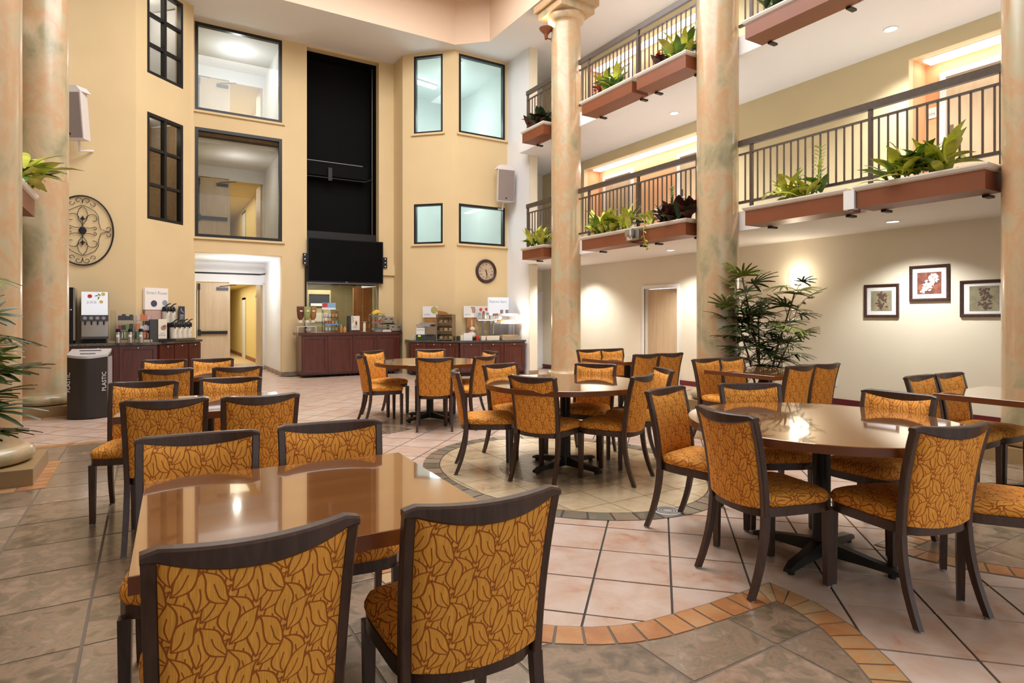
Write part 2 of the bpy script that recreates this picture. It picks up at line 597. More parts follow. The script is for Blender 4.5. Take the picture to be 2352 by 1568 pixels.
def text(name, s, size, m, parent, M, align='CENTER', extr=0.0008):
    """lettering as a thin mesh: M places the text plane (x right, y up, z out)"""
    cu = bpy.data.curves.new(name, 'FONT')
    cu.body = s
    cu.size = size
    cu.align_x = align
    cu.align_y = 'CENTER'
    cu.extrude = extr
    cu.resolution_u = 2
    t = bpy.data.objects.new('tmp', cu)
    C.objects.link(t)
    dg = bpy.context.evaluated_depsgraph_get()
    me = bpy.data.meshes.new_from_object(t.evaluated_get(dg))
    bpy.data.objects.remove(t)
    bpy.data.curves.remove(cu)
    me.materials.clear()
    me.materials.append(m)
    me.transform(M)
    me.name = name
    return obj(name, me, parent)


def upright(x, y, z, rz=0.0):
    """text plane standing upright and facing -Y before turning by rz"""
    return Matrix.Translation((x, y, z)) @ Matrix.Rotation(rz, 4, 'Z') @ Matrix.Rotation(PI / 2, 4, 'X')


def wall_mesh(A, B, z0, z1, thick, holes=(), name='wall', m=None):
    """upright wall from A to B (its front face on that line, thickness to the left of A->B) with rectangular holes (s0, s1, z0, z1)"""
    ax, ay = A
    L = math.hypot(B[0] - ax, B[1] - ay)
    ux, uy = (B[0] - ax) / L, (B[1] - ay) / L
    nx, ny = -uy, ux
    S = sorted({0.0, L} | {max(0.0, min(L, h[i])) for h in holes for i in (0, 1)})
    Z = sorted({z0, z1} | {max(z0, min(z1, h[i])) for h in holes for i in (2, 3)})
    ns, nz = len(S) - 1, len(Z) - 1

    def solid(i, j):
        if not (0 <= i < ns and 0 <= j < nz):
            return False
        cs, cz = (S[i] + S[i + 1]) / 2, (Z[j] + Z[j + 1]) / 2
        return not any(h[0] < cs < h[1] and h[2] < cz < h[3] for h in holes)
    idx = {}
    mb = MB()

    def V(i, j, k):
        key = (i, j, k)
        if key not in idx:
            idx[key] = len(mb.v)
            mb.v.append((ax + ux * S[i] + nx * thick * k, ay + uy * S[i] + ny * thick * k, Z[j]))
        return idx[key]
    for i in range(ns):
        for j in range(nz):
            if not solid(i, j):
                continue
            mb.f.append((V(i, j, 0), V(i + 1, j, 0), V(i + 1, j + 1, 0), V(i, j + 1, 0)))
            mb.f.append((V(i, j, 1), V(i, j + 1, 1), V(i + 1, j + 1, 1), V(i + 1, j, 1)))
            if not solid(i - 1, j):
                mb.f.append((V(i, j, 0), V(i, j + 1, 0), V(i, j + 1, 1), V(i, j, 1)))
            if not solid(i + 1, j):
                mb.f.append((V(i + 1, j, 0), V(i + 1, j, 1), V(i + 1, j + 1, 1), V(i + 1, j + 1, 0)))
            if not solid(i, j - 1):
                mb.f.append((V(i, j, 0), V(i, j, 1), V(i + 1, j, 1), V(i + 1, j, 0)))
            if not solid(i, j + 1):
                mb.f.append((V(i, j + 1, 0), V(i + 1, j + 1, 0), V(i + 1, j + 1, 1), V(i, j + 1, 1)))
    return struct(mb.build(name, m))


def rect_ring(w, h, b, d0, d1):
    """picture-frame ring in the local x-z plane, from (0,0) to (w,h), bar width b, y from d0 to d1"""
    o = [(0, 0), (w, 0), (w, h), (0, h)]
    i = [(b, b), (w - b, b), (w - b, h - b), (b, h - b)]
    secs = [[(o[k][0], d0, o[k][1]), (i[k][0], d0, i[k][1]), (i[k][0], d1, i[k][1]), (o[k][0], d1, o[k][1])] for k in range(4)]
    mb = MB()
    mb.loft(secs, closed=True)
    return mb


WIN = [0]


def window(A, B, s0, s1, z0, z1, glass, bar=0.06, rows=1, cols=1, sill=True, fm=None):
    """framed window in the wall A->B; local x along the wall, local y into the wall"""
    WIN[0] += 1
    L = math.hypot(B[0] - A[0], B[1] - A[1])
    ux, uy = (B[0] - A[0]) / L, (B[1] - A[1]) / L
    rz = math.atan2(uy, ux)
    w = struct(obj('window_%d' % WIN[0], None, None, (A[0] + ux * s0, A[1] + uy * s0, z0), rz))
    W_, H_ = s1 - s0, z1 - z0
    rect_ring(W_, H_, bar, 0.0, 0.11).build('window_frame', fm or BLACK, w)
    BX('pane', glass, w, bar, W_ - bar, 0.055, 0.061, bar, H_ - bar)
    for c in range(1, cols):
        x = W_ * c / cols
        BX('mullion', BLACK, w, x - 0.03, x + 0.03, 0.005, 0.1, bar, H_ - bar)
    for r in range(1, rows):
        z = H_ * r / rows
        BX('glazing_bar', BLACK, w, bar, W_ - bar, 0.01, 0.095, z - 0.028, z + 0.028)
    if sill:
        BX('sill', YEL, w, -0.06, W_ + 0.06, -0.05, 0.06, -0.05, -0.002)
    return w


# ------------------------------------------------------------------ the setting: floor slab, walls, ceilings
ZS = 8.15            # soffit of the atrium
F2A, F2 = 2.755, 3.05   # second storey: soffit, floor
F3A, F3 = 5.46, 5.75    # third storey
YF = 15.3            # far wall
YB = 13.65           # bay walls left and right of it
XR = 9.62            # right wall behind the walkways
XL = -3.2            # left wall
floor = struct(MB().box(-6.0, 12.0, -6.0, 17.9, -0.25, -0.006).build('floor', GROUT))

# far wall with door opening, two large windows, black recess and kitchen hatch
FA, FB = (0.84, YF), (5.59, YF)


def fs(x):
    return x - FA[0]


wall_mesh(FA, FB, 0, ZS, 0.22, [(fs(0.9), fs(2.77), 0.0, 2.905), (fs(0.9), fs(2.77), 3.25, 5.73), (fs(0.9), fs(2.77), 6.11, 8.11),
                                (fs(3.35), fs(5.18), 0.95, 8.10)], 'wall_far', YEL)
window(FA, FB, fs(0.9), fs(2.77), 6.11, 8.11, GLASS, 0.07)
window(FA, FB, fs(0.9), fs(2.77), 3.25, 5.73, GLASSD, 0.07)
# bay walls
P1A, P1B = (-0.2, YB), (0.8, YB + 1.0)
P2A, P2B = (5.59, YB + 1.0), (6.59, YB)
wall_mesh((-1.75, YB), P1A, 0, ZS, 0.2, (), 'wall_bay_left', YEL)
wall_mesh(P1A, P1B, 0, ZS, 0.2, [(0.26, 1.18, 3.37, 5.48), (0.26, 1.18, 6.25, 8.05)], 'wall_panel_left', YEL)
window(P1A, P1B, 0.26, 1.18, 3.37, 5.48, GLASSD, 0.06, 3, 2, False)
window(P1A, P1B, 0.26, 1.18, 6.25, 8.05, GLASSD, 0.06, 3, 2, False)
struct(MB().box(0.78, 0.84, YB + 1.0, YF + 0.2, 0, ZS).build('wall_return_left', YEL))
struct(MB().box(5.59, 5.65, YB + 1.02, YF + 0.2, 0, ZS).build('wall_return_right', YEL))
wall_mesh(P2A, P2B, 0, ZS, 0.2, [(0.31, 1.09, 3.29, 4.31), (0.31, 1.09, 6.1, 8.08)], 'wall_panel_right', YEL)
window(P2A, P2B, 0.31, 1.09, 6.1, 8.08, GLASSG, 0.05)
window(P2A, P2B, 0.31, 1.09, 3.29, 4.31, GLASSG, 0.05)
P3A, P3B = (6.59, YB), (8.12, YB)
wall_mesh(P3A, P3B, 0, ZS, 0.2, [(0.11, 1.46, 3.285, 4.30), (0.11, 1.46, 6.08, 8.08)], 'wall_bay_right', YEL)
window(P3A, P3B, 0.11, 1.46, 6.08, 8.08, GLASSG, 0.06)
window(P3A, P3B, 0.11, 1.46, 3.285, 4.30, GLASSG, 0.06)
# white end walls beside the bays, with a yellow edge towards the walkways
struct(MB().box(8.12, 8.36, 12.6, YB + 0.2, 0, ZS).build('wall_pier_right', WHITE))
struct(MB().box(8.125, 8.355, 12.565, 12.60, 0.0, ZS).build('trim_1', YEL_LIT))
struct(MB().box(-1.99, -1.75, 12.6, YB + 0.2, 0, ZS).build('wall_pier_left', WHITE))
# coffered ceiling: soffit ring with the octagon cut out, pink upright sides, upper ceiling
OCT = [(6.48, 13.41), (7.12, 12.80), (7.12, -1.8), (6.5, -2.5), (0.1, -2.5), (-0.55, -1.8), (-0.55, 12.80), (0.1, 13.41)]
OUT = [(6.6, 15.5), (8.2, 15.5), (8.2, -6.0), (6.6, -6.0), (0.0, -6.0), (-1.6, -6.0), (-1.6, 15.5), (0.0, 15.5)]
mb = MB()
n = len(OCT)
mb.v = [(x, y, ZS) for x, y in OUT] + [(x, y, ZS) for x, y in OCT] + [(x, y, ZS + 0.2) for x, y in OUT]
mb.f = [(i, n + i, n + (i + 1) % n, (i + 1) % n) for i in range(n)] + [(i, (i + 1) % n, 2 * n + (i + 1) % n, 2 * n + i) for i in range(n)]
struct(mb.build('ceiling_soffit', CEIL))
mb = MB()
mb.v = [(x, y, ZS) for x, y in OCT] + [(x, y, 9.2) for x, y in OCT]
mb.f = [(i, (i + 1) % n, n + (i + 1) % n, n + i) for i in range(n)]
struct(mb.build('ceiling_coffer', PINK))
struct(MB().prism(OCT, 9.2, 9.4).build('ceiling_upper', PINK))

# walkway side walls, right: ground floor wall with a door, upper walls with door alcoves
wall_mesh((XR, 14.2), (XR, -6.0), 0, F2A, 0.15, [(4.11, 5.11, 0.0, 2.07)], 'wall_right', YEL_LIT)
ALC2 = [(1.9, 6.6, F2, 5.23), (9.64, 13.0, F2, 5.23)]
ALC3 = [(1.9, 6.6, F3, 7.80), (9.64, 13.0, F3, 7.80)]
wall_mesh((XR, 14.2), (XR, -6.0), F2, F3A, 0.12, ALC2, 'wall_right_second_storey', PALE2)
wall_mesh((XR, 14.2), (XR, -6.0), F3, ZS, 0.12, ALC3, 'wall_right_third_storey', PALE2)
for zf, zc, nm in ((F2, 5.23, 'second'), (F3, 7.80, 'third')):
    for k, (s0, s1) in enumerate(((1.9, 6.6), (9.64, 13.0))):
        ya, yb = 14.2 - s1, 14.2 - s0
        struct(MB().box(10.12, 10.2, ya, yb, zf, zc).build('wall_alcove_%s_%d' % (nm, k + 1), PEACH))
        struct(MB().box(XR + 0.12, 10.12, ya - 0.05, ya, zf, zc).build('wall_alcove_end_%s_%d' % (nm, 2 * k + 1), PEACH))
        struct(MB().box(XR + 0.12, 10.12, yb, yb + 0.05, zf, zc).build('wall_alcove_end_%s_%d' % (nm, 2 * k + 2), PEACH))
        struct(MB().box(XR + 0.12, 10.2, ya - 0.05, yb + 0.05, zc, zc + 0.06).build('ceiling_alcove_%s_%d' % (nm, k + 1), PEACH))
# walkway slabs and the walkway ceiling above the third storey
struct(MB().box(7.80, XR + 0.7, -6.0, 12.55, F2A, F2).build('floor_walkway_second', CEIL))
struct(MB().box(7.80, XR + 0.7, -6.0, 12.55, F3A, F3).build('floor_walkway_third', CEIL))
struct(MB().box(8.36, XR + 0.7, 12.55, 14.3, F2A, F2).build('floor_landing_second', CEIL))
struct(MB().box(8.36, XR + 0.7, 12.55, 14.3, F3A, F3).build('floor_landing_third', CEIL))
struct(MB().box(8.2, XR + 0.7, -6.0, 15.5, ZS, ZS + 0.2).build('ceiling_walkway', CEIL))
struct(MB().box(8.36, XR + 0.2, 14.2, 14.3, 0, ZS).build('wall_corridor_end', YEL_LIT))
# left side
struct(MB().box(XL - 0.15, XL, -6.0, 13.9, 0, ZS).build('wall_left', YEL))
struct(MB().box(XL, -1.55, -6.0, 12.55, F2A, F2).build('floor_walkway_left', CEIL))
struct(MB().box(XL, -1.55, -6.0, 12.55, F3A, F3).build('floor_walkway_left_upper', CEIL))
struct(MB().box(XL - 0.15, -1.6, -6.0, 15.5, ZS, ZS + 0.2).build('ceiling_walkway_left', CEIL))
struct(MB().box(XL, -1.75, 13.7, 13.9, 0, ZS).build('wall_left_end', YEL))
# baseboards
struct(MB().box(XR - 0.018, XR, -4.0, 9.02, 0, 0.10).build('baseboard_right', BASEB))
struct(MB().box(XR - 0.018, XR, 10.16, 14.2, 0, 0.10).build('baseboard_right_far', BASEB))
struct(MB().box(8.40, 9.1, 14.18, 14.2, 0, 0.11).build('baseboard_corridor', BASEO))
struct(MB().box(2.77, 3.1, YF - 0.02, YF, 0, 0.10).build('baseboard_far', BASET))
struct(MB().box(2.75, 2.77, YF + 0.02, 17.8, 0, 0.10).build('baseboard_passage', BASET))
struct(MB().box(8.10, 8.38, 12.545, 12.565, 0, 0.10).build('baseboard_pier', BASET))

# ------------------------------------------------------------------ rooms behind the openings
# passage behind the far wall on three storeys, each with a double door and a corridor beyond
for k, (zf, zc, zd) in enumerate(((0.0, 2.905, 2.37), (F2, F3A, 5.16), (F3, 8.1, 7.82))):
    nm = ('ground', 'second', 'third')[k]
    if k:
        struct(MB().box(0.7, 2.95, YF + 0.22, 27.0, zf - 0.13, zf).build('floor_passage_' + nm, CARPET))
    else:
        struct(MB().box(0.4, 3.3, 20.2, 28.0, -0.2, 0.0).build('floor_passage_ground', CARPET))
        struct(MB().box(0.4, 3.3, 17.9, 20.2, -0.2, 0.0).build('floor_vestibule', TILEF))
    struct(MB().box(0.4, 2.95, YF + 0.22, 17.85, zc, zc + 0.1).build('ceiling_passage_' + nm, WHITE))
    struct(MB().box(2.77, 2.9, YF + 0.22, 17.85, zf, zc).build('wall_passage_right_' + nm, WHITE))
    struct(MB().box(0.62, 0.75, YF + 0.22, 17.85, zf, zc).build('wall_passage_left_' + nm, CORR))
    wall_mesh((0.75, 17.85), (2.77, 17.85), zf, zc, 0.12, [(0.33, 1.98, zf, zd)], 'wall_passage_end_' + nm, WHITE)
    struct(MB().box(2.9, 3.0, 17.98, 28.0, zf, zc).build('wall_corridor_right_' + nm, CORR))
    struct(MB().box(0.5, 0.6, 17.98, 28.0, zf, zc).build('wall_corridor_left_' + nm, CORR))
    struct(MB().box(0.5, 3.0, 27.9, 28.0, zf, zc).build('wall_corridor_back_' + nm, CORR))
    struct(MB().box(0.5, 3.0, 17.98, 28.0, zd + 0.12, zd + 0.2).build('ceiling_corridor_' + nm, CORR))
    d = struct(obj('door_%d' % (k + 1), None, None, (1.09, 17.88, zf)))
    H_ = zd - zf - 0.02
    BX('door_leaf', DOORW, d, 0.01, 0.81, 0.0, 0.045, 0.01, H_)
    BX('door_leaf', DOORW, d, 1.595, 1.64, 0.12, 0.90, 0.01, H_)
    BX('push_bar', BLACK, d, 0.06, 0.74, -0.07, -0.02, 0.98, 1.06)
    BX('latch_case', BLACK, d, 0.03, 0.10, -0.08, -0.001, 0.94, 1.10)
    MB().tube([(0.06, -0.03, 1.1), (0.06, -0.03, H_ - 0.2)], 0.012).build('latch_rod', BLACK, d)
    BX('rod_guide', BLACK, d, 0.035, 0.085, -0.05, -0.001, H_ - 0.2, H_ - 0.03)
    BX('door_closer', BLACK, d, 0.48, 0.76, -0.05, -0.001, H_ - 0.2, H_ - 0.12)
    MB().tube([(0.55, -0.04, H_ - 0.1), (0.95, -0.12, H_ - 0.05)], 0.01).build('closer_arm', BLACK, d)
    if k == 0:
        MB().tube([(-0.3, -0.75, 2.56), (1.45, -0.75, 2.56), (1.62, -0.45, 2.6)], 0.022, 8).build('track_rod', BLACK, d)
    BX('door_header', BRONZE, d, 0.0, 0.32, -0.02, 0.05, H_ + 0.02, H_ + 0.1)
    BX('header_rail', TRIM, d, 0.78, 1.64, -0.06, 0.0, H_ - 0.03, H_ + 0.03)
    # corridor door niches, white frames
    for j, yy in enumerate((20.4, 23.6)):
        fr = rect_ring(0.95, 2.12, 0.07, 0, 0.06)
        o = fr.build('door_frame', TRIM, None)
        o.name = 'trim_door_%d' % (2 + 2 * k + j)
        o.location = (2.9, yy, zf)
        o.rotation_euler = (0, 0, -PI / 2)
        struct(o)
        struct(MB().box(2.895, 2.9, yy - 0.88, yy - 0.07, zf, zf + 2.05).build('door_%d' % (10 + 2 * k + j), WHITE))
    struct(MB().box(2.88, 2.9, 20.45, 22.6, zf, zf + 0.12).build('baseboard_corridor_%s_1' % nm, BASEO))
    struct(MB().box(2.88, 2.9, 23.65, 27.9, zf, zf + 0.12).build('baseboard_corridor_%s_2' % nm, BASEO))
    lamp('corridor_lamp', 'AREA', (1.75, 21.5, zd + 0.1), 70.0, (1.0, 0.94, 0.78), 1.6, 5.0)
    lamp('passage_lamp', 'POINT', (1.9, 16.4, zc - 0.55), 36.0 if k == 0 else (16.0 if k == 1 else 22.0), (0.97, 0.98, 1.0), 0.08)
# rooms behind the small-paned windows
for k, (z0, z1, mm) in enumerate(((3.2, 5.6, LWOOD), (6.05, 8.12, WHITE))):
    struct(MB().prism([(-0.95, 14.6), (0.0, 15.5), (0.05, 15.45), (-0.9, 14.55)], z0, z1).build('wall_office_back_%d' % (k + 1), mm))
    struct(MB().prism([(-0.95, 14.6), (-0.30, 13.87), (-0.25, 13.92), (-0.9, 14.62)], z0, z1).build('wall_office_side_%d' % (k + 1), mm))
    struct(MB().prism([(0.0, 15.5), (0.70, 14.82), (0.74, 14.86), (0.04, 15.54)], z0, z1).build('wall_office_end_%d' % (k + 1), mm))
    struct(MB().prism([(-0.95, 14.6), (0.0, 15.5), (0.62, 14.78), (-0.3, 13.86)], z1, z1 + 0.05).build('ceiling_office_%d' % (k + 1), WHITE))
    struct(MB().prism([(-0.95, 14.6), (0.0, 15.5), (0.62, 14.78), (-0.3, 13.86)], z0 - 0.05, z0).build('floor_office_%d' % (k + 1), mm))
    lamp('office_lamp', 'POINT', (-0.15, 14.6, z1 - 0.2), 5.0 if k == 0 else 16.0, (1, 0.97, 0.92), 0.1)
# stairwell behind the greenish windows
struct(MB().box(5.66, 9.7, 17.2, 17.3, 2.6, ZS).build('wall_stair_back', OFFW))
struct(MB().box(8.3, 8.36, YB + 0.2, 17.2, 2.6, ZS).build('wall_stair_right', OFFW))
struct(MB().box(5.66, 5.72, YF + 0.22, 17.2, 2.6, ZS).build('wall_stair_left', OFFW))
struct(MB().prism([(5.70, 17.2), (5.70, YB + 1.15), (6.72, YB + 0.16), (8.3, YB + 0.16), (8.3, 17.2)], ZS - 0.03, ZS + 0.02).build('ceiling_stair', OFFW))
struct(MB().prism([(5.70, 17.2), (5.70, YB + 1.15), (6.72, YB + 0.22), (8.3, YB + 0.22), (8.3, 17.2)], 2.6, 2.7).build('floor_stair', OFFW))
struct(MB().box(5.66, 7.0, YB + 1.3, 17.2, 5.35, 5.5).build('floor_stair_landing', OFFW))
for x, y, z, rz in ((6.6, 15.9, 8.075, 0.2), (7.0, 14.6, 8.0751, 1.4), (6.3, 15.6, 5.305, 0.2), (6.3, 16.4, 5.306, 0.1)):
    f = thing('stair_light', 'white fluorescent batten seen through the %s greenish window' % {8.075: 'tall narrow', 8.0751: 'tall wide', 5.305: 'short narrow', 5.306: 'short wide'}[z], 'light', (x, y, z), rz)
    BX('diffuser', LAMPC, f, -0.5, 0.5, -0.06, 0.06, -0.05, 0.0)
    BX('housing', WPLAST, f, -0.52, 0.52, -0.08, 0.08, 0.001, 0.04)
lamp('stair_lamp_low', 'POINT', (7.0, 15.4, 4.6), 32.0, (0.93, 1.0, 0.99), 0.3)
lamp('stair_lamp_high', 'POINT', (7.2, 15.4, 7.0), 36.0, (0.93, 1.0, 0.99), 0.3)
st = thing('stair_railing', 'white stair railing faintly seen through the upper stairwell window', 'railing', (6.35, 15.2, 5.505))
for i in range(6):
    BX('baluster', TRIM, st, i * 0.1, i * 0.1 + 0.025, 0, 0.025, 0, 0.25 + i * 0.09)
MB().tube([(-0.05, 0.012, 0.24), (0.55, 0.012, 0.78)], 0.03, 8).build('handrail', TRIM, st)
# black recess lining and the kitchen behind the hatch
struct(MB().box(3.2, 5.3, YF + 0.75, YF + 0.8, 2.3, 8.12).build('wall_recess_back', MATTE))
struct(MB().box(3.29, 3.35, YF + 0.22, YF + 0.78, 2.3, 8.12).build('wall_recess_left', MATTE))
struct(MB().box(5.18, 5.24, YF + 0.22, YF + 0.78, 2.3, 8.12).build('wall_recess_right', MATTE))
struct(MB().box(3.2, 5.3, YF + 0.22, YF + 0.8, 8.1, 8.14).build('ceiling_recess', MATTE))
struct(MB().box(3.2, 5.3, YF + 0.12, YF + 0.8, 2.28, 2.34).build('trim_3', MATTE))
KB = mat('kitchen_wall', (0.40, 0.36, 0.22), 0.6)
struct(MB().box(2.95, 5.55, 18.0, 18.1, 0.0, 2.6).build('wall_kitchen_back', KB))
struct(MB().box(3.0, 3.06, YF + 0.22, 18.0, 0.0, 2.3).build('wall_kitchen_left', KB))
struct(MB().box(5.5, 5.56, YF + 0.22, 18.0, 0.0, 2.3).build('wall_kitchen_right', KB))
struct(MB().box(2.95, 5.55, YF + 0.8, 18.0, 2.5, 2.56).build('ceiling_kitchen', KB))
lamp('kitchen_lamp', 'AREA', (4.2, 16.8, 2.45), 45.0, (1.0, 0.93, 0.75), 1.0)

# ------------------------------------------------------------------ floor tiles
def inside(p, poly):
    x, y = p
    c = False
    j = len(poly) - 1
    for i in range(len(poly)):
        xi, yi = poly[i]
        xj, yj = poly[j]
        if (yi > y) != (yj > y) and x < (xj - xi) * (y - yi) / (yj - yi) + xi:
            c = not c
        j = i
    return c


def clip(poly, win):
    """Sutherland-Hodgman: polygon against a convex window (counter-clockwise)"""
    out = poly
    for (ax, ay), (bx, by) in zip(win, win[1:] + win[:1]):
        src, out = out, []
        if not src:
            break

        def sd(p):
            return (bx - ax) * (p[1] - ay) - (by - ay) * (p[0] - ax)
        for i, q in enumerate(src):
            p = src[i - 1]
            dp, dq = sd(p), sd(q)
            if (dp < 0) != (dq < 0):
                t = dp / (dp - dq)
                out.append((p[0] + (q[0] - p[0]) * t, p[1] + (q[1] - p[1]) * t))
            if dq >= 0:
                out.append(q)
    res = []
    for q in out:
        if not res or math.hypot(q[0] - res[-1][0], q[1] - res[-1][1]) > 0.004:
            res.append(q)
    if len(res) > 1 and math.hypot(res[0][0] - res[-1][0], res[0][1] - res[-1][1]) < 0.004:
        res.pop()
    return res


def area(poly):
    return 0.5 * sum(p[0] * q[1] - q[0] * p[1] for p, q in zip(poly, poly[1:] + poly[:1]))


def tile_obj(poly, z1, m, name='tile', z0=-0.006):
    cx = sum(p[0] for p in poly) / len(poly)
    cy = sum(p[1] for p in poly) / len(poly)
    mb = MB().prism([(x - cx, y - cy) for x, y in poly], z0, z1)
    return mb.build(name, m, floor, None, (cx, cy, 0))


# outlines of the slate inlays: a leaf point at the end of each slate zone, mirrored about the middle of the room
MID = 3.36
LOWER = [(1.55, 0.64), (1.9, 0.72), (2.2, 0.85), (2.4, 1.02), (2.54, 1.19), (2.61, 1.28), (2.69, 1.41), (2.77, 1.54), (2.845, 1.77)]
UPPER = [(2.62, 2.045), (2.36, 2.05), (2.14, 2.065), (1.99, 2.08), (1.86, 2.115), (1.74, 2.17), (1.61, 2.26), (1.53, 2.34), (1.42, 2.5), (1.32, 2.72), (1.25, 2.97), (1.22, 3.25)]
EDGE = LOWER + [(2.85, 2.04)] + UPPER + [(1.22, 8.37), (XL, 8.37)]
ZONE_L = EDGE + [(XL, -2.0), (1.55, -2.0)]
DTIP = [(2.88, 7.2), (2.74, 7.5), (2.55, 7.72), (2.3, 7.88), (2.0, 7.95), (1.8, 7.6), (2.0, 7.25), (2.3, 7.08), (2.6, 7.08)]


def mirror(pl):
    return [(2 * MID - x, y) for x, y in pl][::-1]


ZONE_R = mirror(ZONE_L)
EC, EA, EB = (3.38, 4.62), 1.28, 1.58


def ell(a, b, n=72):
    return [(EC[0] + a * math.cos(2 * PI * i / n), EC[1] + b * math.sin(2 * PI * i / n)) for i in range(n)]


RING_O, RING_I = ell(EA, EB), ell(EA - 0.16, EB - 0.16)
OVER = [ZONE_L, ZONE_R, RING_O]

# pink tiles laid at 45 degrees
PT = 0.4085
r2 = math.sqrt(0.5)
g = 0.006
near, far = [], MB()
cand = []
for i in range(-30, 50):
    for j in range(-45, 45):
        a0, b0 = 3.285 + PT * i, 0.06 + PT * j       # (x+y)/sqrt2 and (x-y)/sqrt2
        a, b = a0 + PT / 2, b0 + PT / 2
        x, y = (a + b) * r2, (a - b) * r2
        if not (XL < x < 9.6 and -1.0 < y < 17.6):
            continue
        if y > 13.4 and not (0.9 < x < 9.5) or (y > 15.2 and not 0.7 < x < 2.9):
            continue
        h = PT / 2 - g
        sq = [(x + (da + db) * r2, y + (da - db) * r2) for da, db in ((-h, -h), (h, -h), (h, h), (-h, h))]
        if any(all(inside(p, o) for p in sq) for o in OVER):
            continue
        dep = x * 0.518 + y * 0.855
        lat = x * 0.855 - y * 0.518
        vis = dep > 1.2 and abs(lat) < dep * 0.9
        cand.append((dep if vis else 1e9, x, y, sq))
cand.sort()
tm = MB().prism([(da * r2 + db * r2, da * r2 - db * r2) for da, db in ((-h, -h), (h, -h), (h, h), (-h, h))], -0.006, 0.0).mesh('tile', TILE)
for k, (dep, x, y, sq) in enumerate(cand):
    if k < 300 and dep < 1e8:
        obj('tile', tm, floor, (x, y, random.uniform(-0.0006, 0.0006)))
    else:
        far.prism(sq, -0.006, 0.0)
fo = far.build('tile_field', TILEF, floor)
fo['kind'] = 'stuff'


def inset(path, d):
    """points moved by d to the left of an open path, mitred"""
    out = []
    for i, p in enumerate(path):
        a = path[max(i - 1, 0)]
        b = path[min(i + 1, len(path) - 1)]
        n1 = Vector((-(p[1] - a[1]), p[0] - a[0]))
        n2 = Vector((-(b[1] - p[1]), b[0] - p[0]))
        if n1.length < 1e-6:
            n1 = n2
        if n2.length < 1e-6:
            n2 = n1
        n1.normalize()
        n2.normalize()
        m_ = (n1 + n2).normalized()
        k = d / max(0.4, m_.dot(n1))
        out.append((p[0] + m_.x * k, p[1] + m_.y * k))
    return out


def band(path, d, step, m, z1, gap=0.006, name='border_tile', keep=None):
    """row of tiles along a path, between the path and its inset"""
    inn = inset(path, d)
    ln = [0.0]
    for p, q in zip(path, path[1:]):
        ln.append(ln[-1] + math.hypot(q[0] - p[0], q[1] - p[1]))
    # the corner points stay joints of the row
    cuts = [0.0]
    corners = [0] + [i for i in range(1, len(path) - 1) if abs((math.atan2(path[i + 1][1] - path[i][1], path[i + 1][0] - path[i][0]) - math.atan2(path[i][1] - path[i - 1][1], path[i][0] - path[i - 1][0]) + PI) % (2 * PI) - PI) > 0.6] + [len(path) - 1]
    spans = []
    for a, b in zip(corners, corners[1:]):
        L0, L1 = ln[a], ln[b]
        n_ = max(1, round((L1 - L0) / step))
        spans += [(L0 + (L1 - L0) * k / n_, L0 + (L1 - L0) * (k + 1) / n_) for k in range(n_)]

    def at(s):
        for i in range(len(path) - 1):
            if s <= ln[i + 1] + 1e-9:
                t = (s - ln[i]) / max(1e-9, ln[i + 1] - ln[i])
                return tuple((path[i][c] + (path[i + 1][c] - path[i][c]) * t, inn[i][c] + (inn[i + 1][c] - inn[i][c]) * t) for c in (0, 1))
        return tuple((path[-1][c], inn[-1][c]) for c in (0, 1))
    for s0, s1 in spans:
        mid_ = (s0 + s1) / 2
        ss = [s0 + gap, mid_, s1 - gap]
        o_, i_ = [], []
        for s_ in ss:
            (xo, xi), (yo, yi) = at(s_)
            o_.append((xo + (xi - xo) * 0.06, yo + (yi - yo) * 0.06))
            i_.append((xo + (xi - xo) * 0.94, yo + (yi - yo) * 0.94))
        poly = o_ + i_[::-1]
        if keep and not keep(poly[1]):
            continue
        tile_obj(poly, z1, m, name, 0.0)
    return inn


def zone(poly_edge, poly_zone, left, x0, y0, vis):
    MB().prism(poly_zone, -0.004, 0.0015).build('grout_bed', SGROUT, floor)
    inn = band(poly_edge, 0.165 if left else 0.165, 0.118, BORDER, 0.005, keep=vis)
    body = inn + poly_zone[len(poly_edge):] if left else inn + poly_zone[len(poly_edge):]
    P = 0.515
    if area(body) < 0:
        body = body[::-1]
    for i in range(-14, 20):
        for j in range(-10, 24):
            xa, ya = x0 + P * i, y0 + P * j
            gq = 0.007
            w = [(xa + gq, ya + gq), (xa + P - gq, ya + gq), (xa + P - gq, ya + P - gq), (xa + gq, ya + P - gq)]
            if not vis((xa + P / 2, ya + P / 2)):
                continue
            t = clip(body, w)
            if len(t) >= 3 and abs(area(t)) > 0.004:
                tile_obj(t, 0.004 + random.uniform(-0.0005, 0.0008), SLATE, 'slate_tile', 0.0)


def seen(p):
    d, l = p[0] * 0.518 + p[1] * 0.855, p[0] * 0.855 - p[1] * 0.518
    return d > 1.1 and abs(l) < d * 0.9 + 0.4


zone(EDGE, ZONE_L, True, -0.245, 3.69 - 0.515 * 4, seen)
ER = [(min(x, 9.6), y) for x, y in mirror(EDGE)]

zone(ER, ER + [(2 * MID - 1.55, -2.0), (9.6, -2.0)], True, 2 * MID + 0.245, 1.63, seen)
MB().prism(DTIP, -0.004, 0.0015).build('grout_bed', GROUT, floor)
for i in range(8):
    for j in range(8):
        xa, ya = 1.6 + 0.3 * i, 6.9 + 0.3 * j
        t = clip(DTIP if area(DTIP) > 0 else DTIP[::-1], [(xa + 0.006, ya + 0.006), (xa + 0.294, ya + 0.006), (xa + 0.294, ya + 0.294), (xa + 0.006, ya + 0.294)])
        if len(t) >= 3 and abs(area(t)) > 0.003:
            tile_obj(t, 0.004, SLATE, 'slate_tile', 0.0)
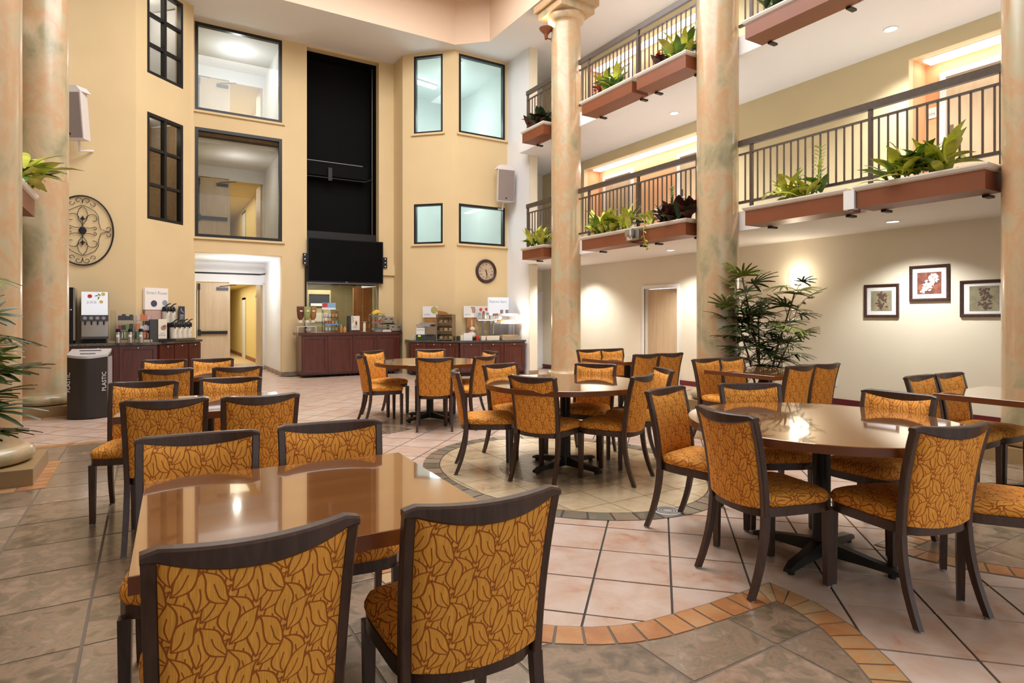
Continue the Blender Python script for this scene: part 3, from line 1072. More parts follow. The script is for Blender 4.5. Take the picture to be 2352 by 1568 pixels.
# oval medallion under the middle round table
MB().prism(RING_O, -0.004, 0.0015).build('grout_bed', GROUT, floor)
NR = 46
for k in range(NR):
    t0, t1 = 2 * PI * k / NR + 0.006, 2 * PI * (k + 1) / NR - 0.006
    ts = [t0, (t0 + t1) / 2, t1]
    o_ = [(EC[0] + EA * math.cos(t), EC[1] + EB * math.sin(t)) for t in ts]
    i_ = [(EC[0] + (EA - 0.155) * math.cos(t), EC[1] + (EB - 0.155) * math.sin(t)) for t in ts]
    tile_obj(o_ + i_[::-1], 0.005, RING, 'ring_tile', 0.0)
inner = ell(EA - 0.165, EB - 0.165)
for i in range(-5, 6):
    for j in range(-5, 6):
        xa, ya = EC[0] + 0.36 * i, EC[1] + 0.36 * j
        t = clip(inner, [(xa + 0.003, ya + 0.003), (xa + 0.357, ya + 0.003), (xa + 0.357, ya + 0.357), (xa + 0.003, ya + 0.357)])
        if len(t) >= 3 and abs(area(t)) > 0.003:
            tile_obj(t, 0.004, CREAMT, 'cream_tile', 0.0)
MB().lathe([(0.0, 0.0), (0.62, 0.0), (0.62, 0.0055), (0.0, 0.0055)], 40, Matrix.Translation((EC[0], EC[1], 0))).build('centre_stone', STONE, floor)
# round floor grille
fg = thing('floor_drain', 'round metal floor grille with concentric slots beside the oval medallion', 'drain', (3.25, 3.17, 0.0))
MB().lathe([(0.0, 0.001), (0.105, 0.001), (0.105, 0.008), (0.098, 0.010), (0.0, 0.010)], 32).build('plate', mat('drain_metal', (0.45, 0.44, 0.43), 0.35, metal=0.3), fg, 40)
for r_ in (0.035, 0.055, 0.075):
    MB().lathe([(r_, 0.0102), (r_ + 0.006, 0.0102), (r_ + 0.006, 0.0108), (r_, 0.0108), (r_, 0.0102)], 28).build('slot', BPLAST, fg)
# orange tile rows round the left plinths
for k in range(8):
    y0 = 6.28 + k * 0.142
    tile_obj([(-0.915, y0), (-0.735, y0), (-0.735, y0 + 0.133), (-0.915, y0 + 0.133)], 0.006, BORDER, 'border_tile', 0.0)
for k in range(5):
    x0 = -1.85 + k * 0.185
    tile_obj([(x0, 6.26), (x0 + 0.175, 6.26), (x0 + 0.175, 6.40), (x0, 6.40)], 0.006, BORDER, 'border_tile', 0.0)
    tile_obj([(x0 + 0.05, 10.58), (x0 + 0.225, 10.58), (x0 + 0.225, 10.71), (x0 + 0.05, 10.71)], 0.005, BORDER, 'border_tile', 0.0)

# ------------------------------------------------------------------ columns
COLS = [((7.65, 10.4), 'marbled column nearest the buffet, with an uplight below its capital'), ((7.65, 6.4), 'marbled column standing in front of the potted palm'),
        ((7.65, 2.4), 'marbled column cut by the right edge of the picture'), ((-1.28, 6.87), 'marbled column cut by the left edge, nearest the camera'), ((-1.33, 11.17), 'marbled column behind the plastics recycling bin')]
SH = MB().lathe([(0.335, 0.28), (0.322, 0.31), (0.315, 0.36), (0.315, 7.45), (0.305, 7.62), (0.315, 7.66), (0.33, 7.68)], 36).mesh('shaft', MARBLE, 50)
TO = MB().lathe([(0.30, 0.145)] + [(0.335 + 0.075 * math.sin(PI * i / 8), 0.145 + 0.075 * (1 - math.cos(PI * i / 8))) for i in range(9)], 36).mesh('torus', MARBLE, 60)
PL = MB().box(-0.45, 0.45, -0.45, 0.45, 0.0, 0.145).mesh('plinth', PLINTH)
EC_ = MB().lathe([(0.32, 7.66)] + [(0.33 + 0.07 * math.sin(PI / 2 * i / 6), 7.68 + 0.14 * (1 - math.cos(PI / 2 * i / 6))) for i in range(7)] + [(0.40, 7.84)], 36).mesh('echinus', MARBLE, 60)
AB = MB().box(-0.43, 0.43, -0.43, 0.43, 7.84, 8.0).mesh('abacus', MARBLE)
AB2 = MB().box(-0.50, 0.50, -0.50, 0.50, 8.0, 8.15).mesh('abacus', MARBLE)
for (x, y), lab in COLS:
    c = thing('column', lab, 'column', (x, y, 0), 0, 'marbled columns')
    for nm, me in (('shaft', SH), ('torus', TO), ('plinth', PL), ('echinus', EC_), ('abacus', AB), ('abacus', AB2)):
        obj(nm, me, c)

# uplight on the first column
u = thing('column_uplight', 'small rust brown bowl uplight bracketed on the column below its capital', 'lamp', (7.385, 10.56, 7.35), -31.2 * PI / 180)
MB().lathe([(0.0, 0.0), (0.03, 0.02), (0.04, 0.1), (0.06, 0.14), (0.14, 0.22), (0.15, 0.25), (0.135, 0.25), (0.05, 0.18)], 20, Matrix.Translation((-0.12, -0.05, -0.02))).build('bowl', TERRA, u, 50)
MB().tube([(-0.12, -0.05, 0.03), (-0.05, -0.02, 0.02), (0.03, 0.0, 0.02)], 0.014).build('arm', TERRA, u)
MB().lathe([(0.0, 0), (0.06, 0), (0.05, 0.03), (0.0, 0.03)], 16, Matrix.Translation((0.02, 0.0, 0.02)) @ Matrix.Rotation(-PI / 2, 4, 'Y')).build('rose', TERRA, u)
lamp('uplight_bulb', 'POINT', (7.27, 10.58, 7.66), 9.0, (1.0, 0.78, 0.5), 0.05)

# ------------------------------------------------------------------ railings, planters and their plants
def railing(y0, y1, zf, posts, label):
    r = thing('balcony_railing', label, 'railing', (7.76, y0, zf), 0, 'bronze balcony railings')
    L_ = y1 - y0
    BX('handrail', BRONZE, r, -0.03, 0.03, 0, L_, 0.975, 1.07)
    BX('upper_rail', BRONZE, r, -0.016, 0.016, 0, L_, 0.845, 0.872)
    BX('lower_rail', BRONZE, r, -0.02, 0.02, 0, L_, 0.105, 0.145)
    for p in posts:
        BX('post', BRONZE, r, -0.022, 0.022, p - y0 - 0.022, p - y0 + 0.022, 0.0, 0.975)
    n_ = int(L_ / 0.108)
    bm_ = MB().box(-0.009, 0.009, -0.009, 0.009, 0.145, 0.845).mesh('baluster', BRONZE)
    for k in range(1, n_):
        yy = L_ * k / n_
        if any(abs(yy + y0 - p) < 0.04 for p in posts):
            continue
        obj('baluster', bm_, r, (0, yy, 0))
    return r


for zf, w in ((F2, 'second'), (F3, 'third')):
    railing(10.74, 12.12, zf, (10.8, 12.08), 'short bronze railing of the %s floor between first column and white pier' % w)
    railing(6.72, 10.08, zf, (6.9, 8.3, 9.75), 'bronze railing of the %s floor between the first two right columns' % w)
    railing(2.72, 6.08, zf, (2.76, 4.12, 5.86), 'bronze railing of the %s floor between the two nearer right columns' % w)


def planter(x0, x1, y0, y1, z0, label, front=-1):
    p = thing('planter_box', label, 'planter', ((x0 + x1) / 2, (y0 + y1) / 2, z0), 0, 'planters hung on the balconies')
    w, l = (x1 - x0) / 2, (y1 - y0) / 2
    BX('box', TERRA, p, -w, w, -l, l, 0.0, 0.20)
    rr = MB()
    secs = []
    for sx, sy in ((-1, -1), (1, -1), (1, 1), (-1, 1)):
        def c(d, z):
            return (sx * (w + d), sy * (l + d), z)
        secs.append([c(0.0, 0.2), c(0.02, 0.215), c(0.035, 0.245), c(0.035, 0.262), c(-0.03, 0.262), c(-0.03, 0.2)])
    rr.loft(secs, closed=True)
    rr.build('rim', RIM, p)
    BX('soil', SOIL, p, -w + 0.03, w - 0.03, -l + 0.03, l - 0.03, 0.2, 0.255)
    for s_ in (-0.8, 0.8):
        BX('bracket', BLACK, p, w - 0.03 if front < 0 else -w - 0.1, w + 0.119 if front < 0 else -w + 0.03, s_ * l - 0.03, s_ * l + 0.03, -0.03, -0.002)
    return p


def leaf_mesh(name, m, L_=0.2, W_=0.05, droop=0.35, n_=5):
    """pointed leaf rising from the origin along +x, drooping at its tip"""
    mb = MB()
    vs, fs_ = [], []
    for i in range(n_ + 1):
        t = i / n_
        x = L_ * t
        z = L_ * (0.25 * t - droop * t * t)
        w = W_ * (math.sin(PI * min(1.0, t * 0.96 + 0.03)) ** 0.8)
        vs += [(x, -w, z + w * 0.25), (x, 0, z), (x, w, z + w * 0.25)]
    for i in range(n_):
        a = i * 3
        fs_ += [(a, a + 3, a + 4, a + 1), (a + 1, a + 4, a + 5, a + 2)]
    mb.add(vs, fs_)
    return mb.mesh(name, m, 60)


LM = {k: leaf_mesh('leaf', m, l, w, d) for k, (m, l, w, d) in dict(
    y=(LEAFY, 0.27, 0.040, 0.45), g=(LEAFG, 0.24, 0.040, 0.5), d=(LEAFD, 0.19, 0.045, 0.5), r=(LEAFR, 0.17, 0.045, 0.5), b=(BRACT, 0.17, 0.03, 0.25), s=(LEAFY, 0.11, 0.035, 0.4), z=(LEAFG, 0.09, 0.024, 0.2)).items()}


def plant(loc, label, kinds, n_, spread, rise=(15, 75), scale=(0.7, 1.15), name='planter_plant', sx=0.13):
    t = thing(name, label, 'plant', loc, 0, 'plants in the balcony planters')
    MB().ico((0, 0, 0.0), 0.05, None, 8, 5, 0.7).build('root_crown', SOIL, t)
    for k in range(n_):
        me = LM[kinds[k % len(kinds)]]
        a = random.uniform(0, 2 * PI)
        e = math.radians(random.uniform(*rise))
        o = obj('leaf', me, t)
        o.location = (random.uniform(-sx, sx) * 0.7, random.uniform(-spread, spread), random.uniform(0.0, 0.16))
        o.rotation_euler = (random.uniform(-0.4, 0.4), -e, a)
        s_ = random.uniform(*scale) * 1.3
        o.scale = (s_, s_, s_)
    return t


def zz_stem(t, x, y, h, m='z', lean=0.0):
    """upright stem with paired leaflets"""
    MB().tube([(x, y, 0), (x, y + lean * 0.5, h * 0.5), (x, y + lean, h)], 0.008, 5).build('stem', LEAFG, t)
    n_ = int(h / 0.045)
    for k in range(2, n_):
        z = h * k / n_
        for s_ in (-1, 1):
            o = obj('leaf', LM[m], t)
            o.location = (x, y + lean * z / h, z)
            o.rotation_euler = (0.2, -0.75, (PI / 2 if s_ > 0 else -PI / 2) + random.uniform(-0.5, 0.5))


PX0, PX1 = 7.30, 7.68
for zf, z0, w in ((2, 2.735, 'second'), (3, 5.395, 'third')):
    for k, (y0, y1, place) in enumerate(((10.74, 11.6, 'between first column and white pier'), (7.97, 9.4, 'just right of the first column'), (6.73, 7.85, 'just left of the second column'), (4.2, 5.62, 'just right of the second column'), (2.74, 4.04, 'just left of the rightmost column'))):
        planter(PX0, PX1, y0, y1, z0, 'terracotta planter with white rim on %s floor railing %s' % (w, place))
zt2, zt3 = 2.735 + 0.255, 5.395 + 0.255
XP = 7.47
plant((XP, 11.2, zt2), 'yellow green leafy plant in second floor planter beside white pier', 'yyg', 46, 0.30, (20, 80), (0.9, 1.4))
plant((XP, 8.75, zt2), 'wide clump of yellow green leaves in second floor planter right of first column', 'yygy', 90, 0.55, (20, 80), (0.9, 1.4))
plant((XP, 7.1, zt2), 'dark red bushy plant in second floor planter left of second column', 'rdrr', 85, 0.34, (20, 85), (1.0, 1.5))
zz = plant((XP, 7.25, zt2), 'tall upright stem with small green leaves among the dark red plant', 's', 8, 0.1)
zz_stem(zz, 0.03, 0, 0.62, 'z', -0.05)
tr = plant((XP - 0.1, 7.62, zt2), 'pale trailing vine hanging below the second floor planter near the camera dome', 's', 16, 0.12)
pts = [(-0.12, 0, 0.02), (-0.16, -0.03, -0.1), (-0.16, -0.06, -0.25), (-0.15, -0.1, -0.36), (-0.14, -0.2, -0.42)]
MB().tube(pts, 0.004, 5).build('vine', LEAFY, tr)
for q in range(8):
    a_ = pts[min(3, q // 2)]
    b_ = pts[min(4, q // 2 + 1)]
    f_ = 0.5 * (q % 2)
    o = obj('leaf', LM['s'], tr)
    o.location = tuple(a_[c] + (b_[c] - a_[c]) * f_ for c in range(3))
    o.rotation_euler = (0, 0.5, PI / 2 * (1 if q % 2 else -1))
    o.scale = (0.7, 0.7, 0.7)
plant((XP, 4.98, zt2), 'low yellow green drooping plant in planter right of second column', 'yys', 36, 0.26, (5, 65))
z2 = plant((XP, 4.72, zt2), 'tall upright yellow green stems behind drooping plant right of second column', 'gs', 16, 0.12)
zz_stem(z2, 0.02, -0.05, 0.66, 's', -0.06)
zz_stem(z2, 0.0, 0.16, 0.42, 'z', 0.05)
plant((XP, 3.42, zt2), 'spreading clump of long yellow green leaves in planter beside rightmost column', 'yyyg', 80, 0.30, (10, 80), (0.8, 1.25))
plant((XP, 11.2, zt3), 'dark leaved plant in third floor planter beside white pier', 'drd', 60, 0.3, (20, 80), (1.0, 1.5))
plant((XP, 8.72, zt3), 'yellow green leaves in third floor planter right of first column', 'yg', 36, 0.2, (25, 80), (0.9, 1.3))
plant((XP, 9.06, zt3), 'dark red plant beside yellow green one on third floor', 'rb', 20, 0.1)
plant((XP, 7.05, zt3), 'green leafy plant in third floor planter left of second column', 'ygg', 34, 0.16, (25, 80), (0.9, 1.3))
plant((XP, 7.42, zt3), 'red bromeliad in third floor planter left of second column', 'bbr', 26, 0.08, (20, 70))
plant((XP, 5.2, zt3), 'dark plant in third floor planter right of second column', 'dg', 22, 0.2)
# left balcony planter seen between the left columns
planter(-1.52, -1.16, 7.7, 9.1, 2.62, 'terracotta planter with white rim on left balcony between columns', 1)
plant((-1.22, 8.6, 2.88), 'yellow green leafy plant in left balcony planter between columns', 'ygy', 40, 0.35, (0, 60), (1.0, 1.5))

# ------------------------------------------------------------------ doors and alcove lights on the right
d = struct(obj('door_5', None, None, (XR, 10.09, 0.0), -PI / 2))
rect_ring(1.14, 2.14, 0.07, -0.025, 0.02).build('door_frame', TRIM, d).location = (-0.07, 0, 0)
BX('door_leaf', DOORW, d, 0.02, 0.98, 0.10, 0.14, 0.0, 2.05)
d = struct(obj('door_6', None, None, (9.25, 14.2, 0.0)))
rect_ring(0.9, 2.15, 0.07, -0.03, 0.01).build('door_frame', TRIM, d)
BX('door_leaf', WHITE, d, 0.07, 0.83, -0.008, 0.0, 0.0, 2.08)
k = 7
for zf, zt in ((F2, 5.05), (F3, 7.72)):
    for y in (12.1, 9.55, 4.35):
        d = struct(obj('door_%d' % k, None, None, (10.12, y, zf), -PI / 2))
        k += 1
        rect_ring(1.12, zt - zf, 0.075, -0.045, 0.0).build('door_frame', TRIM, d)
        BX('door_leaf', DOORW, d, 0.075, 1.045, -0.02, -0.001, 0.0, zt - zf - 0.075)
        BX('lock_plate', CHROME, d, 0.12, 0.17, -0.03, -0.02, 0.95, 1.2)
        MB().tube([(0.145, -0.03, 1.02), (0.145, -0.06, 1.02), (0.26, -0.06, 1.02)], 0.009).build('lever', CHROME, d)
for zf, zc, w in ((F2, 5.23, 'second'), (F3, 7.80, 'third')):
    for a, b, place in ((7.8, 12.15, 'far'), (1.5, 4.45, 'near')):
        s = thing('strip_light', 'long white strip light in the %s door alcove of the %s floor' % (place, w), 'light', (9.92, (a + b) / 2, zc), 0, 'alcove strip lights')
        BX('diffuser', LAMPW, s, -0.11, 0.11, -(b - a) / 2, (b - a) / 2, -0.035, -0.008)
        BX('housing', WPLAST, s, -0.12, 0.12, -(b - a) / 2 - 0.01, (b - a) / 2 + 0.01, -0.008, -0.001)
sg = thing('room_sign', 'small white room number plaque beside the near second floor door', 'sign', (10.115, 4.45, 4.5), -PI / 2)
BX('plaque', WPLAST, sg, -0.09, 0.05, -0.012, 0.0, -0.08, 0.08)
text('number', '204', 0.06, GREYP, sg, upright(-0.02, -0.013, -0.02))
# downlights
for x, y, z, lab in ((8.85, 4.4, F2A, 'round recessed downlight under the second floor, near the picture wall'), (8.85, 8.55, F2A, 'round recessed downlight under the second floor, left of second column'),
                     (8.9, 4.45, F3A, 'round recessed downlight under the third floor, nearest the camera'), (8.9, 8.5, F3A, 'round recessed downlight under the third floor, left of second column'),
                     (8.85, 0.3, F2A, ''), (8.9, 0.3, F3A, ''), (8.9, 4.4, ZS, ''), (8.9, 8.5, ZS, ''), (8.85, 11.9, F2A, '')):
    if lab:
        t = thing('downlight', lab, 'light', (x, y, z), 0, 'recessed downlights')
        MB().lathe([(0.075, -0.001), (0.095, -0.001), (0.092, -0.012), (0.075, -0.006), (0.075, -0.001)], 24).build('trim_ring', WPLAST, t)
        MB().lathe([(0.0, -0.001), (0.076, -0.001), (0.07, -0.005), (0.0, -0.005)], 24).build('lens', LAMPD, t)
    lamp('downlight_lamp', 'SPOT', (x, y, z - 0.03), 235.0, (1.0, 0.985, 0.94), 0.07, spot=math.radians(125))
t = thing('downlight', 'round recessed downlight in the white passage ceiling above the open door', 'light', (1.95, 16.2, 2.903), 0, 'recessed downlights')
MB().lathe([(0.0, -0.001), (0.1, -0.001), (0.09, -0.01), (0.0, -0.01)], 20).build('lens', LAMPD, t)
# wall sconce, outlet, pictures
s = thing('wall_sconce', 'glowing half round wall sconce beside the palm', 'lamp', (XR, 6.3, 2.0), -PI / 2)
prof = []
mb = MB()
secs = []
for i in range(13):
    a = PI * i / 12
    secs.append([(-0.17 * math.cos(a), -0.10 * math.sin(a) - 0.01, z) for z in (0.0, 0.17)] + [(-0.16 * math.cos(a), -0.09 * math.sin(a) - 0.01, z) for z in (0.17, 0.0)])
mb.loft(secs)
mb.build('shade', SCONCE, s, 40)
BX('back_plate', CHROME, s, -0.05, 0.05, -0.012, 0.0, -0.02, 0.12)
MB().ico((0, -0.1, -0.01), 0.028).build('finial', CHROME, s, 50)
MB().tube([(0, -0.01, 0.01), (0, -0.1, -0.005)], 0.008).build('arm', CHROME, s)
lamp('sconce_bulb', 'POINT', (XR - 0.16, 6.3, 2.12), 11.0, (1.0, 0.82, 0.60), 0.06)
o = thing('wall_outlet', 'white electrical outlet low on the right wall', 'outlet', (XR, 5.68, 0.36), -PI / 2)
BX('plate', WPLAST, o, -0.04, 0.04, -0.008, 0.0, -0.06, 0.06)
BX('socket', CREAMP, o, -0.018, 0.018, -0.011, -0.008, 0.008, 0.042)
BX('socket', CREAMP, o, -0.018, 0.018, -0.011, -0.008, -0.042, -0.008)

def picture(y, z, w, h, label, kind):
    p = thing('framed_picture', label, 'picture', (XR, y, z), -PI / 2, 'framed botanical prints')
    secs = []
    for sx, sz in ((-1, -1), (1, -1), (1, 1), (-1, 1)):
        def c(d, yy):
            return (sx * (w / 2 - d), yy, sz * (h / 2 - d))
        secs.append([c(0, 0.0), c(0, -0.022), c(0.008, -0.032), c(0.03, -0.028), c(0.042, -0.016), c(0.042, 0.0)])
    MB().loft(secs, closed=True).build('frame', DWOOD, p, 30)
    BX('mat_board', MATBRD, p, -w / 2 + 0.03, w / 2 - 0.03, -0.008, -0.001, -h / 2 + 0.03, h / 2 - 0.03)
    a = w * 0.30
    base = mottled('print_ground_%d' % kind, [(0.3, (0.09, 0.03, 0.025)), (0.5, (0.20, 0.06, 0.04)), (0.7, (0.30, 0.12, 0.07))] if kind == 1 else [(0.3, (0.17, 0.15, 0.09)), (0.6, (0.30, 0.27, 0.17)), (0.8, (0.42, 0.36, 0.24))], 7.0, 0.6, rand=0.1, distort=1.5)
    pr = BX('print', base, p, -a, a, -0.010, -0.0085, -a, a)
    ink = mat('print_white', (0.75, 0.72, 0.70), 0.7) if kind == 1 else mat('print_brown', (0.10, 0.055, 0.04), 0.7)
    rnd = random.Random(int(y * 100))
    MB().tube([(-0.6 * a, -0.0108, -0.95 * a), (-0.1 * a, -0.0108, -0.2 * a), (0.5 * a, -0.0108, 0.75 * a)] if kind == 1 else [(0.1 * a, -0.0108, -0.95 * a), (-0.05 * a, -0.0108, -0.1 * a), (0.1 * a, -0.0108, 0.85 * a)], 0.0022, 4).build('printed_branch', ink, pr)
    lf = MB()
    for i in range(7):
        t = i / 6
        wv = math.sin(PI * t) ** 0.8
        lf.v += [(0.05 * t - 0.0, -0.0, 0.013 * wv), (0.05 * t, -0.0, -0.013 * wv)]
    lf.f = [(2 * i, 2 * i + 2, 2 * i + 3, 2 * i + 1) for i in range(6)]
    lm_ = lf.mesh('printed_leaf', ink)
    for q in range(60 if kind == 1 else 44):
        t = rnd.uniform(0.05, 0.98)
        if kind == 1:
            x_, z_ = -0.6 * a + 1.15 * a * t, -0.95 * a + 1.75 * a * t
        else:
            x_, z_ = rnd.uniform(-0.1, 0.15) * a, -0.9 * a + 1.7 * a * t
        an = rnd.uniform(0, 2 * PI)
        x_ += rnd.uniform(-0.35, 0.35) * a
        ex, ez = x_ + 0.05 * math.cos(an), z_ + 0.05 * math.sin(an)
        if max(abs(ex), abs(ez), abs(x_), abs(z_)) > 0.97 * a:
            continue
        o_ = obj('printed_leaf', lm_, pr, (x_, -0.0109 - q * 0.00002, z_))
        o_.rotation_euler = (0, -an, 0)
    return p


picture(4.945, 1.675, 0.51, 0.51, 'dark framed print of brown leaves on olive, the leftmost of three pictures', 0)
picture(4.285, 1.915, 0.52, 0.52, 'dark framed print of white blossom on red, the highest of three pictures', 1)
picture(3.62, 1.677, 0.56, 0.50, 'dark framed print of brown leaves, the rightmost picture next to the column', 0)

# ------------------------------------------------------------------ chairs
def sx_(z):
    return 0.205 + (z - 0.41) / 0.52 * 0.015


def sy_(z):
    t = (z - 0.41) / 0.52
    return -0.205 - 0.018 * t - 0.072 * t * t


def bow(x):
    return -0.045 * (1 - min(1.0, (x / 0.21) ** 2))


def zt_(x):
    return 0.93 - 0.006 * (1 - min(1.0, (x / 0.225) ** 2))


def zb_(x):
    return 0.899 - 0.034 * (1 - min(1.0, (x / 0.21) ** 2))


def chair_meshes():
    R = {}
    st = []
    for s_ in (-1, 1):
        secs = []
        for i in range(9):
            z = 0.41 + (0.905 - 0.41) * i / 8
            x, y = s_ * sx_(z), sy_(z)
            a, b = 0.016, 0.019
            e = 0.005
            secs.append([(x - a + e, y - b, z), (x + a - e, y - b, z), (x + a, y - b + e, z), (x + a, y + b - e, z), (x + a - e, y + b, z), (x - a + e, y + b, z), (x - a, y + b - e, z), (x - a, y - b + e, z)])
        st.append(MB().loft(secs).mesh('stile', FRAME, 40))
    R['stile'] = st
    secs = []
    for i in range(15):
        x = -0.236 + 0.472 * i / 14
        zt, zb = zt_(x), zb_(x)
        y = sy_(0.9) + bow(x) - 0.002
        ya, yb = y - 0.020, y + 0.020
        e = 0.006
        k = 0.010 if i in (0, 14) else 0.0
        secs.append([(x, ya, zb + e), (x, ya + e, zb), (x, yb - e, zb), (x, yb, zb + e), (x, yb, zt - e - k), (x, yb - e, zt - k), (x, ya + e, zt - k), (x, ya, zt - e - k)])
    R['top_rail'] = MB().loft(secs).mesh('top_rail', FRAME, 35)
    # back pad
    nx, nz = 12, 10
    mb = MB()
    uvs = []

    def pt(i, j, side):
        z0, q = 0.452, -1 + 2 * i / nx
        zz_ = z0 + (zb_(q * 0.2) + 0.006 - z0) * j / nz
        w = sx_(zz_) - 0.0145
        x = q * w
        edge = min(i, nx - i, j, nz - j)
        th = 0.017 if edge == 0 else (0.0235 if edge == 1 else 0.026)
        if j == 0:
            zz_ -= 0.012 * (1 - q * q)
        return (x, sy_(zz_) + bow(x) + side * th, zz_)
    for side in (1, -1):
        for j in range(nz + 1):
            for i in range(nx + 1):
                p = pt(i, j, side)
                mb.v.append(p)
                uvs.append((p[0] * side, p[2]))
    W_ = nx + 1
    o2 = W_ * (nz + 1)
    for j in range(nz):
        for i in range(nx):
            a = j * W_ + i
            mb.f.append((a, a + W_, a + W_ + 1, a + 1))
            mb.f.append((o2 + a, o2 + a + 1, o2 + a + W_ + 1, o2 + a + W_))
    for i in range(nx):
        mb.f.append((i, i + 1, o2 + i + 1, o2 + i))
        a = nz * W_ + i
        mb.f.append((a, o2 + a, o2 + a + 1, a + 1))
    for j in range(nz):
        a, b = j * W_, (j + 1) * W_
        mb.f.append((a, o2 + a, o2 + b, b))
        a, b = a + nx, b + nx
        mb.f.append((a, b, o2 + b, o2 + a))
    me = mb.mesh('backrest', FABRIC, 70)
    uvl = me.uv_layers.new(name='cloth')
    for lp in me.loops:
        uvl.data[lp.index].uv = uvs[lp.vertex_index]
    R['backrest'] = me
    # outline of the seat
    ol = []
    for i in range(40):
        a = 2 * PI * i / 40
        ca, sa = math.cos(a), math.sin(a)
        r_ = (abs(ca) ** 5 + abs(sa) ** 5) ** (-0.2)
        x, y = r_ * ca, r_ * sa
        ol.append(((0.222 + 0.014 * y) * x, 0.232 * y - (0.028 * (1 - x * x) if y < -0.6 else 0.0)))
    R['seat_frame'] = MB().prism(ol, 0.405, 0.452).mesh('seat_frame', FRAME, 30)
    rings = [(0.985, 0.4525, 1.16), (1.015, 0.468, 1.10), (1.012, 0.486, 1.03), (0.97, 0.503, 0.98), (0.86, 0.516, 0.87), (0.6, 0.527, 0.6), (0.3, 0.532, 0.3)]
    mb = MB()
    uvs = []
    for sc, z, k in rings:
        for x, y in ol:
            yy = max(y, -0.215)
            mb.v.append((x * sc, yy * sc + 0.008, z))
            uvs.append((x * k, y * k + 5.0))
    n_ = len(ol)
    for a in range(len(rings) - 1):
        for i in range(n_):
            j = (i + 1) % n_
            mb.f.append((a * n_ + i, a * n_ + j, (a + 1) * n_ + j, (a + 1) * n_ + i))
    mb.f.append(tuple(range((len(rings) - 1) * n_, len(rings) * n_)))
    mb.f.append(tuple(range(n_))[::-1])
    me = mb.mesh('seat', FABRIC, 70)
    uvl = me.uv_layers.new(name='cloth')
    for lp in me.loops:
        uvl.data[lp.index].uv = uvs[lp.vertex_index]
    R['seat'] = me
    legs = []
    for s_ in (-1, 1):
        secs = []
        for z, w in ((0.008, 0.0155), (0.2, 0.018), (0.41, 0.0205)):
            x, y = s_ * 0.205, 0.200
            secs.append([(x - w, y - w, z), (x + w, y - w, z), (x + w, y + w, z), (x - w, y + w, z)])
        legs.append((MB().loft(secs).mesh('leg', FRAME), (s_ * 0.205, 0.200)))
        secs = []
        for i in range(7):
            t = i / 6
            z = 0.41 - (0.41 - 0.008) * t
            x = s_ * (0.205 + 0.010 * t)
            y = -0.205 - 0.012 * t - 0.085 * t * t
            a, b = 0.016 - 0.002 * t, 0.019 - 0.003 * t
            secs.append([(x - a, y - b, z), (x + a, y - b, z), (x + a, y + b, z), (x - a, y + b, z)][::-1])
        legs.append((MB().loft(secs).mesh('leg', FRAME, 40), (s_ * 0.215, -0.302)))
    R['legs'] = legs
    R['glide'] = MB().lathe([(0.0, 0.0), (0.017, 0.0), (0.017, 0.009), (0.0, 0.010)], 10).mesh('glide', GREYP)
    return R


CM = chair_meshes()
TOPY = sy_(0.93) - 0.022      # local y of the middle of the top rail ends


def chair(px, py, ang, label, group):
    """px, py: middle of the top rail on plan; ang: heading of the back line (left end to right end seen by the sitter's back)"""
    c = thing('dining_chair', label, 'chair', (0, 0, 0), ang, group)
    off = Matrix.Rotation(ang, 2) @ Vector((0, -0.305))
    c.location = (px - off.x, py - off.y, 0.0)
    for me in CM['stile']:
        obj('stile', me, c)
    obj('top_rail', CM['top_rail'], c)
    obj('backrest', CM['backrest'], c)
    obj('seat_frame', CM['seat_frame'], c)
    obj('seat', CM['seat'], c)
    for me, (x, y) in CM['legs']:
        l = obj('leg', me, c)
        obj('glide', CM['glide'], l, (x, y, 0.0))
    return c


def face(px, py, tx, ty):
    """angle so that the chair at px,py looks towards tx,ty (its local +y)"""
    return math.atan2(ty - py, tx - px) - PI / 2


D2R = math.pi / 180
# square tables on the left, chairs near side then far side
GA = 'chairs at the square tables'
chair(0.22, 1.485, 1.5 * D2R, 'orange leaf pattern chair nearest the camera, back to us, lower left', GA)
chair(0.80, 1.45, -4 * D2R, 'orange leaf pattern chair at front square table, back to us, right of nearest chair', GA)
chair(0.19, 2.89, 174 * D2R, 'leaf pattern chair facing us across the front square table, left one', GA)
chair(0.74, 2.88, 172 * D2R, 'leaf pattern chair facing us across the front square table, right one', GA)
chair(0.09, 4.21, -4 * D2R, 'chair back directly behind the front square table, left one of second table', GA)
chair(0.62, 4.11, 0, 'chair back behind the front square table, right one of second table', GA)
chair(-0.02, 5.46, 168 * D2R, 'chair facing us at second square table, left one', GA)
chair(0.59, 5.46, 168 * D2R, 'chair facing us at second square table, right one', GA)
chair(0.15, 6.72, -6 * D2R, 'chair with back to us at third square table, left one', GA)
chair(0.78, 6.64, 2 * D2R, 'chair with back to us at third square table, right one', GA)
chair(0.17, 8.18, 170 * D2R, 'chair facing us at third square table, left one before the counter', GA)
chair(0.67, 8.12, 172 * D2R, 'chair facing us at third square table, right one before the open door', GA)
